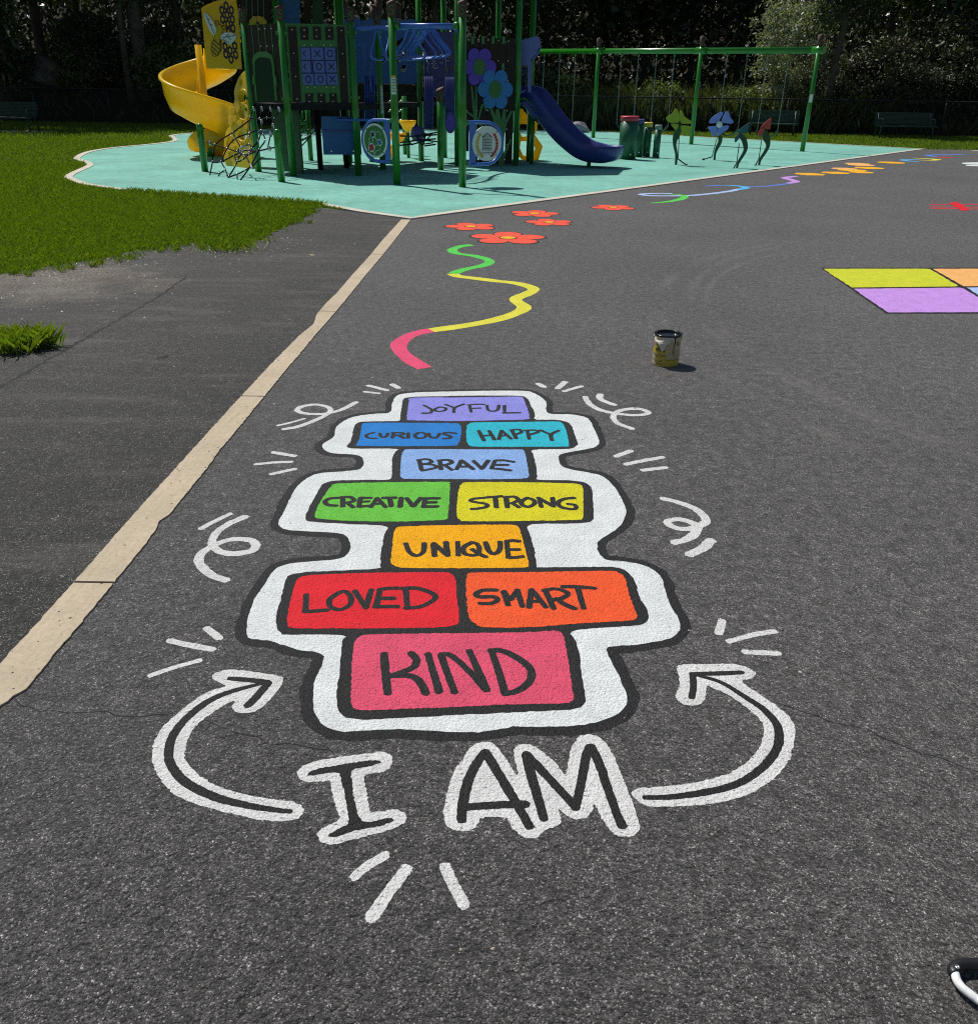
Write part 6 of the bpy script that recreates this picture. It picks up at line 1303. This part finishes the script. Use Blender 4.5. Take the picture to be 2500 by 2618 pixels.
def blades(P, h, w, lean, z0=0.0):
    n = len(P); a = RNG.uniform(0, 2 * np.pi, n); hh = h * RNG.uniform(.5, 1.25, n); ww = w * RNG.uniform(.6, 1.3, n)
    la = RNG.uniform(0, 2 * np.pi, n); ll = hh * lean * RNG.uniform(.2, 1.2, n); z = np.full(n, z0) if np.isscalar(z0) else z0
    dx, dy = np.cos(a) * ww / 2, np.sin(a) * ww / 2; lx, ly = np.cos(la) * ll, np.sin(la) * ll
    V = np.empty((n, 4, 3)); V[:, 0] = np.stack([P[:, 0] - dx, P[:, 1] - dy, z], 1); V[:, 1] = np.stack([P[:, 0] + dx, P[:, 1] + dy, z], 1)
    V[:, 2] = np.stack([P[:, 0] + dx * .7 + lx * .35, P[:, 1] + dy * .7 + ly * .35, z + hh * .6], 1); V[:, 3] = np.stack([P[:, 0] + lx, P[:, 1] + ly, z + hh * .95], 1)
    i = np.arange(n)[:, None] * 4
    F = np.concatenate([i + np.array([[0, 1, 2]]), i + np.array([[0, 2, 3]])], 0)
    return V.reshape(-1, 3), F
def scatter(x0, x1, y0, y1, dens, poly, holes=(), frustum=True, fy=None):
    n = int((x1 - x0) * (y1 - y0) * dens); X = RNG.uniform(x0, x1, n); Y = RNG.uniform(y0, y1, n); ok = inpoly(X, Y, poly) if poly is not None else np.ones(n, bool)
    for h in holes: ok &= ~inpoly(X, Y, h)
    if frustum: ok &= np.abs(X) < Y * .63 + .6
    return np.stack([X[ok], Y[ok]], 1)
LP = [(p.x, p.y) for p in LAWN]; KP = [(p.x, p.y) for p in kout]
Vs, Fs = [], []; off = 0
def addb(P, h, w, lean, z0=-.01):
    global off
    if len(P) == 0: return
    V, F = blades(P, h, w, lean, z0); Vs.append(V); Fs.append(F + off); off += len(V)
addb(scatter(-9, -2, 7, 13, 4600, LP, (KP,)), .046, .0031, .9)
addb(scatter(-13, -2, 13, 19, 2300, LP, (KP,)), .055, .0062, .85)
addb(scatter(-20, -4, 19, 28, 700, LP, (KP,)), .062, .010, .85)
addb(scatter(-26, 0, 28, 38.5, 170, LP, (KP,)), .075, .024, .8)
addb(scatter(0, 24, 27, 38.5, 260, LP, (KP,)), .075, .020, .8)
# ragged tufts along the lawn edge and along the kerb
T = []
for i, e in enumerate(lawn_edge):
    if e.y > 11.6: sp, nn_ = .04, 24
    else: sp, nn_ = .10, 30
    if e.y < 9.75 and e.x < -3.0 and RNG.random() < .45:
        c = np.array([e.x + .12, e.y - .12]) + np.array([RNG.uniform(0, .22), -RNG.uniform(0, .22)]); T.append(c + RNG.normal(0, RNG.uniform(.012, .035), (int(RNG.uniform(8, 40)), 2)))
    if RNG.random() < .8:
        c = np.array([e.x, e.y]) + RNG.normal(0, sp * .8, 2); T.append(c + RNG.normal(0, RNG.uniform(.02, .07), (int(nn_ * RNG.uniform(.3, 2.2)), 2)))
for cpx in ((330, 662), (240, 668), (150, 688), (90, 690), (560, 634), (600, 638), (520, 640), (420, 640), (380, 640), (40, 700), (290, 660), (470, 628)):
    e = at(*cpx); T.append(np.array([e.x, e.y]) + RNG.normal(0, RNG.uniform(.03, .08), (int(RNG.uniform(30, 110)), 2)))
addb(np.concatenate(T), .052, .0032, .8, .0)
K_ = [p for p in resample(kout[:4] + curve[:40], .03)]
K2 = np.array([[p.x, p.y] for p in K_ if p.y < 17.5]); 
cen = np.array([-3.0, 20.0]); dirs = (K2 - cen); dirs /= np.linalg.norm(dirs, axis=1)[:, None]
T2 = np.repeat(K2 + dirs * .03, 16, 0); keep = (T2[:, 0] < -2.45) & (T2[:, 0] > at(330, 489).x); T2 = T2[keep]; T2 = T2 + RNG.normal(0, .05, T2.shape); addb(T2, .085, .010, .7)
e_ = at(590, 640); addb(np.array([e_.x, e_.y]) + RNG.normal(0, (.16, .10), (140, 2)), .09, .005, .9, 0)
tag(np_mesh('grass', np.concatenate(Vs), np.concatenate(Fs), M['grass']), kind='stuff')
# weed clump on the old asphalt at the left
P = []
for cpx, s_ in (((20, 905), .05), ((60, 895), .06), ((100, 890), .06), ((118, 887), .03), ((0, 885), .08), ((-40, 890), .09), ((80, 878), .05)):
    e = at(*cpx); P.append(np.array([e.x, e.y]) + RNG.normal(0, s_, (80, 2)) * np.array([1, .45]))
V, F = blades(np.concatenate(P), .13, .0040, .9, 0.0)
tag(np_mesh('weed_clump', V, F, M['weed']), 'bright green clump of grass growing through the old asphalt at the left edge', 'weed')
# grit and pebbles strewn on the asphalt, thick beside the lawn edge
def grit(name, P, size, mat):
    n = len(P); V = np.empty((n, 5, 3)); a = RNG.uniform(0, 6.28, n); s = size * RNG.uniform(.35, 1.3, n)
    for k in range(4):
        b = a + k * 1.57 + RNG.normal(0, .3, n); r = s * RNG.uniform(.7, 1.3, n); V[:, k] = np.stack([P[:, 0] + np.cos(b) * r, P[:, 1] + np.sin(b) * r, np.full(n, .001)], 1)
    V[:, 4] = np.stack([P[:, 0] + RNG.normal(0, .2, n) * s, P[:, 1] + RNG.normal(0, .2, n) * s, .002 + s * RNG.uniform(.5, 1.1, n)], 1)
    i = np.arange(n)[:, None] * 5; F = np.concatenate([i + np.array([[k, (k + 1) % 4, 4]]) for k in range(4)], 0)
    return tag(np_mesh(name, V.reshape(-1, 3), F, mat), kind='stuff')
def gritmat():
    m, N, L, B = nodes('grit_stone'); g = N.new('ShaderNodeNewGeometry')
    L.new(ramp(N, L, g.outputs['Random Per Island'], ((0, (.07, .065, .06)), (.5, (.19, .16, .12)), (.85, (.36, .31, .25)), (1, (.6, .57, .52)))), B.inputs['Base Color']); B.inputs['Roughness'].default_value = .8; return m
M['grit'] = gritmat()
pts = []
for e in lawn_edge:
    if e.y < 10.2: pts.append(np.array([e.x, e.y]) + RNG.normal(0, 1, (16, 2)) * np.array([.28, .30]) + np.array([.12, -.22]))
P = np.concatenate(pts + [np.array([-4.1, 7.2]) + RNG.normal(0, 1, (420, 2)) * np.array([.75, .65])]); P = P[P[:, 1] < 10]
grit('gravel', P, .0085, M['grit'])
P = np.stack([RNG.uniform(-6, 7, 520), 1.1 + 14 * RNG.uniform(0, 1, 520) ** 1.3], 1); grit('grit', P, .0042, M['grit'])
# tall grass behind the fence
Vs, Fs, off = [], [], 0
def hz(P): return np.array([ground_h(x, y) for x, y in P])
Pq = scatter(1.5, 16, 38.3, 42.5, 85, None, (), False); Pq = Pq[np.array([y > fence_y(x) + .3 for x, y in Pq])]; addb(Pq, 1.35, .035, .55, hz(Pq))
Pq = scatter(8, 22, 37.0, 39.5, 60, None, (), False); Pq = Pq[np.array([y > fence_y(x) + .25 for x, y in Pq])]; addb(Pq, .7, .035, .7, hz(Pq))
Pq = scatter(-22, 2, 38.9, 44, 14, None, (), False); addb(Pq, .5, .035, .7, hz(Pq))
tag(np_mesh('tall_grass', np.concatenate(Vs), np.concatenate(Fs), M['reed']), kind='stuff')

# ------------------------------------------------------------------ trees, shrubs, woods
M['bark'] = simple('bark', (.085, .068, .052), .9, .4, 5, bmp=.03, bscale=12)
M['leaf'] = leafmat('tree_leaf', (.018, .042, .010), (.045, .075, .016), .38, .18)
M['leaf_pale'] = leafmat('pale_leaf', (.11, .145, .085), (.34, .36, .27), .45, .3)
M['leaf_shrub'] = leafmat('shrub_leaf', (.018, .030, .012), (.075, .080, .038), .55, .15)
M['leaf_lit'] = leafmat('lit_shrub_leaf', (.06, .10, .02), (.17, .20, .07), .5, .35)  # paler copy of the shrub leaf, sunlight put into its colour
M['leaf_far'] = leafmat('far_leaf', (.012, .024, .007), (.028, .045, .012), .5, .12)
def leaf_mesh(name, rx, ry, rz, nclump, per, size, spread, mat, lo=-1.0):
    c = RNG.normal(0, 1, (nclump * 3, 3)); c /= np.linalg.norm(c, axis=1)[:, None]; c *= RNG.uniform(.25, 1, (len(c), 1)) ** .5; c = c[c[:, 2] > lo][:nclump]
    c = c * np.array([rx, ry, rz]) * RNG.uniform(.82, 1.15, (len(c), 1))
    P = np.repeat(c, per, 0) + RNG.normal(0, spread, (len(c) * per, 3)) * np.array([1, 1, .7]); n = len(P)
    t = RNG.normal(0, 1, (n, 3)); t /= np.linalg.norm(t, axis=1)[:, None]; b = RNG.normal(0, 1, (n, 3)); b[:, 2] *= .5; b -= t * (b * t).sum(1)[:, None]; b /= np.linalg.norm(b, axis=1)[:, None]
    s = size * RNG.uniform(.55, 1.25, (n, 1)); V = np.empty((n, 4, 3)); V[:, 0] = P - t * s; V[:, 1] = P + b * s * .48; V[:, 2] = P + t * s; V[:, 3] = P - b * s * .48
    F = np.arange(n * 4).reshape(n, 4)
    me_o = np_mesh(name, V.reshape(-1, 3), F, mat); me = me_o.data; bpy.data.objects.remove(me_o); return me
CR = [leaf_mesh('crown', 2.9, 2.7, 4.6, 120, 105, .125, .42, M['leaf']) for _ in range(3)]
SHB = [leaf_mesh('foliage', 2.1, 1.7, 1.75, 170, 62, .085, .27, M['leaf_shrub'], -.6) for _ in range(2)]
SH = [leaf_mesh('foliage', 1.0, .8, .85, 60, 42, .085, .20, M['leaf_shrub'], -.5) for _ in range(3)]
def trunk_mesh(r, h, seed, bend=.25):
    rn = random.Random(seed); mb = MB(); p = Vector((0, 0, -.3)); pts = [p.copy()]; rad = [r * 1.55]
    n = 9; d = Vector((rn.uniform(-1, 1), rn.uniform(-1, 1), 0)) * bend
    for i in range(1, n + 1):
        f = i / n; pts.append(Vector((d.x * f * f * 2 + .08 * math.sin(f * 7 + seed), d.y * f * f * 2, -.3 + (h + .3) * f))); rad.append(r * (1.05 if i == 1 else 1 - .72 * f))
    mb.tube(pts, rad, 10)
    for k in range(6):
        f = rn.uniform(.35, .95); q = Vector((d.x * f * f * 2, d.y * f * f * 2, h * f)); a = rn.uniform(0, 6.28); L_ = h * rn.uniform(.15, .3)
        mb.tube([q, q + Vector((math.cos(a) * L_ * .5, math.sin(a) * L_ * .5, L_ * .25)), q + Vector((math.cos(a) * L_, math.sin(a) * L_, L_ * .45))], [r * .3, r * .2, r * .07], 6)
    return mb
tcount = [0]
def tree(x, y, r, h, lab, group, mesh=None, cz=None, sc=1.0, shared=True):
    i = tcount[0]; tcount[0] += 1; z = ground_h(x, y); t = thing('tree', (x, y, z), lab, 'tree', group)
    mb = trunk_mesh(r, h * .8, i); org = Vector((x, y, z)); mb.v = [v + org for v in mb.v]; mb.build('trunk', M['bark'], t)
    me = mesh or CR[i % 3]; o = bpy.data.objects.new('crown', me); link(o); o.parent = t; o.location = (0, 0, cz if cz else h * .62); o.rotation_euler = (0, 0, i * 1.9); o.scale = (sc * (1 + .1 * math.sin(i)), sc, sc * h / 12) if mesh is None else (1, 1, 1)
LW = 'leafy tree standing among others in the dark woods behind the left part of the fence'; RW = 'leafy tree standing among others in the dark woods behind the right part of the fence'
for px_, y, r, h, sc in ((120, 43.5, .24, 15, 1.05), (30, 45, .28, 15, 1.1), (230, 46, .2, 14, 1.1), (480, 44.5, .22, 15, 1.1), (560, 47, .28, 15, 1.1), (640, 44, .22, 14, 1.1), (760, 46, .25, 15, 1.1), (880, 45, .22, 15, 1.1), (1000, 47, .25, 15, 1.1)):
    tree(wx(px_, y), y, r, h, LW, 'trees of the left woods', sc=sc)
for px_, y, r, h, sc in ((1120, 46, .22, 15, 1.1), (1260, 50, .2, 13, 1.1), (1390, 53, .22, 13, 1.15), (1520, 54, .2, 13, 1.15), (1640, 55, .2, 12, 1.1), (1760, 56, .18, 12, 1.1), (1880, 56, .22, 12, 1.15), (2250, 48, .25, 13, 1.1), (2350, 43, .2, 14, 1.0), (2450, 44.5, .28, 15, 1.1), (2540, 42, .24, 14, 1.1), (2680, 41, .3, 14, 1.2)):
    tree(wx(px_, y), y, r, h, RW, 'trees of the right woods', sc=sc)
tree(wx(374, 41), 41, .34, 17, 'thickest dark trunk behind the left fence, just left of the yellow spiral slide', None, sc=1.05)
tree(wx(336, 40.6), 40.6, .15, 12, 'slender dark trunk right beside the thickest trunk on the left', None, sc=.8)
tree(wx(2122, 39.2), 39.2, .19, 11, 'dark trunk just behind the fence, right of the end post of the swing frame', None, sc=.75)
for k, (x, y, r, h) in enumerate(((-21, 39.6, .35, 17), (-25.5, 36.0, .35, 18), (-29, 32, .35, 18))): tree(x, y, r, h, ['tall tree by the left fence that shades the left bench', 'tall tree left of the shaded bench, beyond the left edge', 'tall tree furthest left on the lawn, beyond the left edge'][k], None, sc=1.25)
# pale tree-like shrub behind the swing frame
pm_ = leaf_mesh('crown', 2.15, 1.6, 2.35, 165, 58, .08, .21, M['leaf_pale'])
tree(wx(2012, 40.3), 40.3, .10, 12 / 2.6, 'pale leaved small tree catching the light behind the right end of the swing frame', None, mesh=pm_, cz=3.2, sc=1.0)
# shrubs behind the fence
SHL = 'leafy shrub in the undergrowth just behind the black fence'
def shrub(x, y, s_, lab=SHL, group='shrubs behind the fence', m=None):
    i = tcount[0]; tcount[0] += 1; z = ground_h(x, y); t = thing('shrub', (x, y, z), lab, 'shrub', group)
    mb = MB()
    for k in range(5): a = k * 1.3 + i; mb.tube([(x, y, z - .1), (x + .3 * s_ * math.cos(a), y + .25 * s_ * math.sin(a), z + .6 * s_), (x + .6 * s_ * math.cos(a), y + .5 * s_ * math.sin(a), z + 1.2 * s_)], [.03, .02, .008], 5)
    mb.build('stem', M['bark'], t)
    big = s_ >= 1.45; o = bpy.data.objects.new('foliage', m or (SHB[i % 2] if big else SH[i % 3])); link(o); o.parent = t; o.location = (0, 0, .85 * s_); o.rotation_euler = (0, 0, i * 2.3); o.scale = (s_ / 2,) * 3 if big else (s_,) * 3
for px_, y, s_ in ((60, 41, 1.2), (250, 42, 1.6), (300, 41.3, 1.0), (430, 42, 1.5), (450, 40.6, .8), (640, 41, 1.0), (1300, 41, 1.3), (1380, 40.4, 1.3), (1430, 40.2, .9), (2090, 39.2, .8), (2180, 40, 1.0), (2240, 39.3, 1.1), (2330, 39.2, 1.5), (2420, 39.0, 1.5), (2500, 39.2, 1.7), (2560, 38.5, 1.5), (2200, 41.5, 1.7), (2290, 41, 2.0), (2400, 41, 2.4), (2490, 40.5, 2.2)):
    shrub(wx(px_, y), y, s_)
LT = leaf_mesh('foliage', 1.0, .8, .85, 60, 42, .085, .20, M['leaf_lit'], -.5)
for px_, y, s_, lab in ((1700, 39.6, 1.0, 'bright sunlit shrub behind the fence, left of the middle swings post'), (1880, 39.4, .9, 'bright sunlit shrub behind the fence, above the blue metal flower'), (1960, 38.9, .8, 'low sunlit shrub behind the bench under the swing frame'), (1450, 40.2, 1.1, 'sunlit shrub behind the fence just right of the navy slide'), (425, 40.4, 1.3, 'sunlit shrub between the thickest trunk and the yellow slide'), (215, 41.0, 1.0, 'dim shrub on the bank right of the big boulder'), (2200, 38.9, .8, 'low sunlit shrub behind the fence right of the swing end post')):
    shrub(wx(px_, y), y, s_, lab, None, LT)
# the rest of the wood as one mass
N_ = 130000; X = RNG.uniform(-62, 62, N_); Y = RNG.uniform(50, 72, N_); Z = RNG.uniform(-.5, 12, N_); keep = Z < 7 + 5 * RNG.random(N_)
P = np.stack([X, Y, Z + np.array([ground_h(x, y) for x, y in zip(X, Y)])], 1)[keep]; n = len(P)
t = RNG.normal(0, 1, (n, 3)); t /= np.linalg.norm(t, axis=1)[:, None]; b = RNG.normal(0, 1, (n, 3)); b -= t * (b * t).sum(1)[:, None]; b /= np.linalg.norm(b, axis=1)[:, None]
s = .22 * RNG.uniform(.5, 1.3, (n, 1)); V = np.empty((n, 4, 3)); V[:, 0] = P - t * s; V[:, 1] = P + b * s * .6; V[:, 2] = P + t * s; V[:, 3] = P - b * s * .6
tag(np_mesh('woods', V.reshape(-1, 3), np.arange(n * 4).reshape(n, 4), M['leaf_far']), kind='stuff')
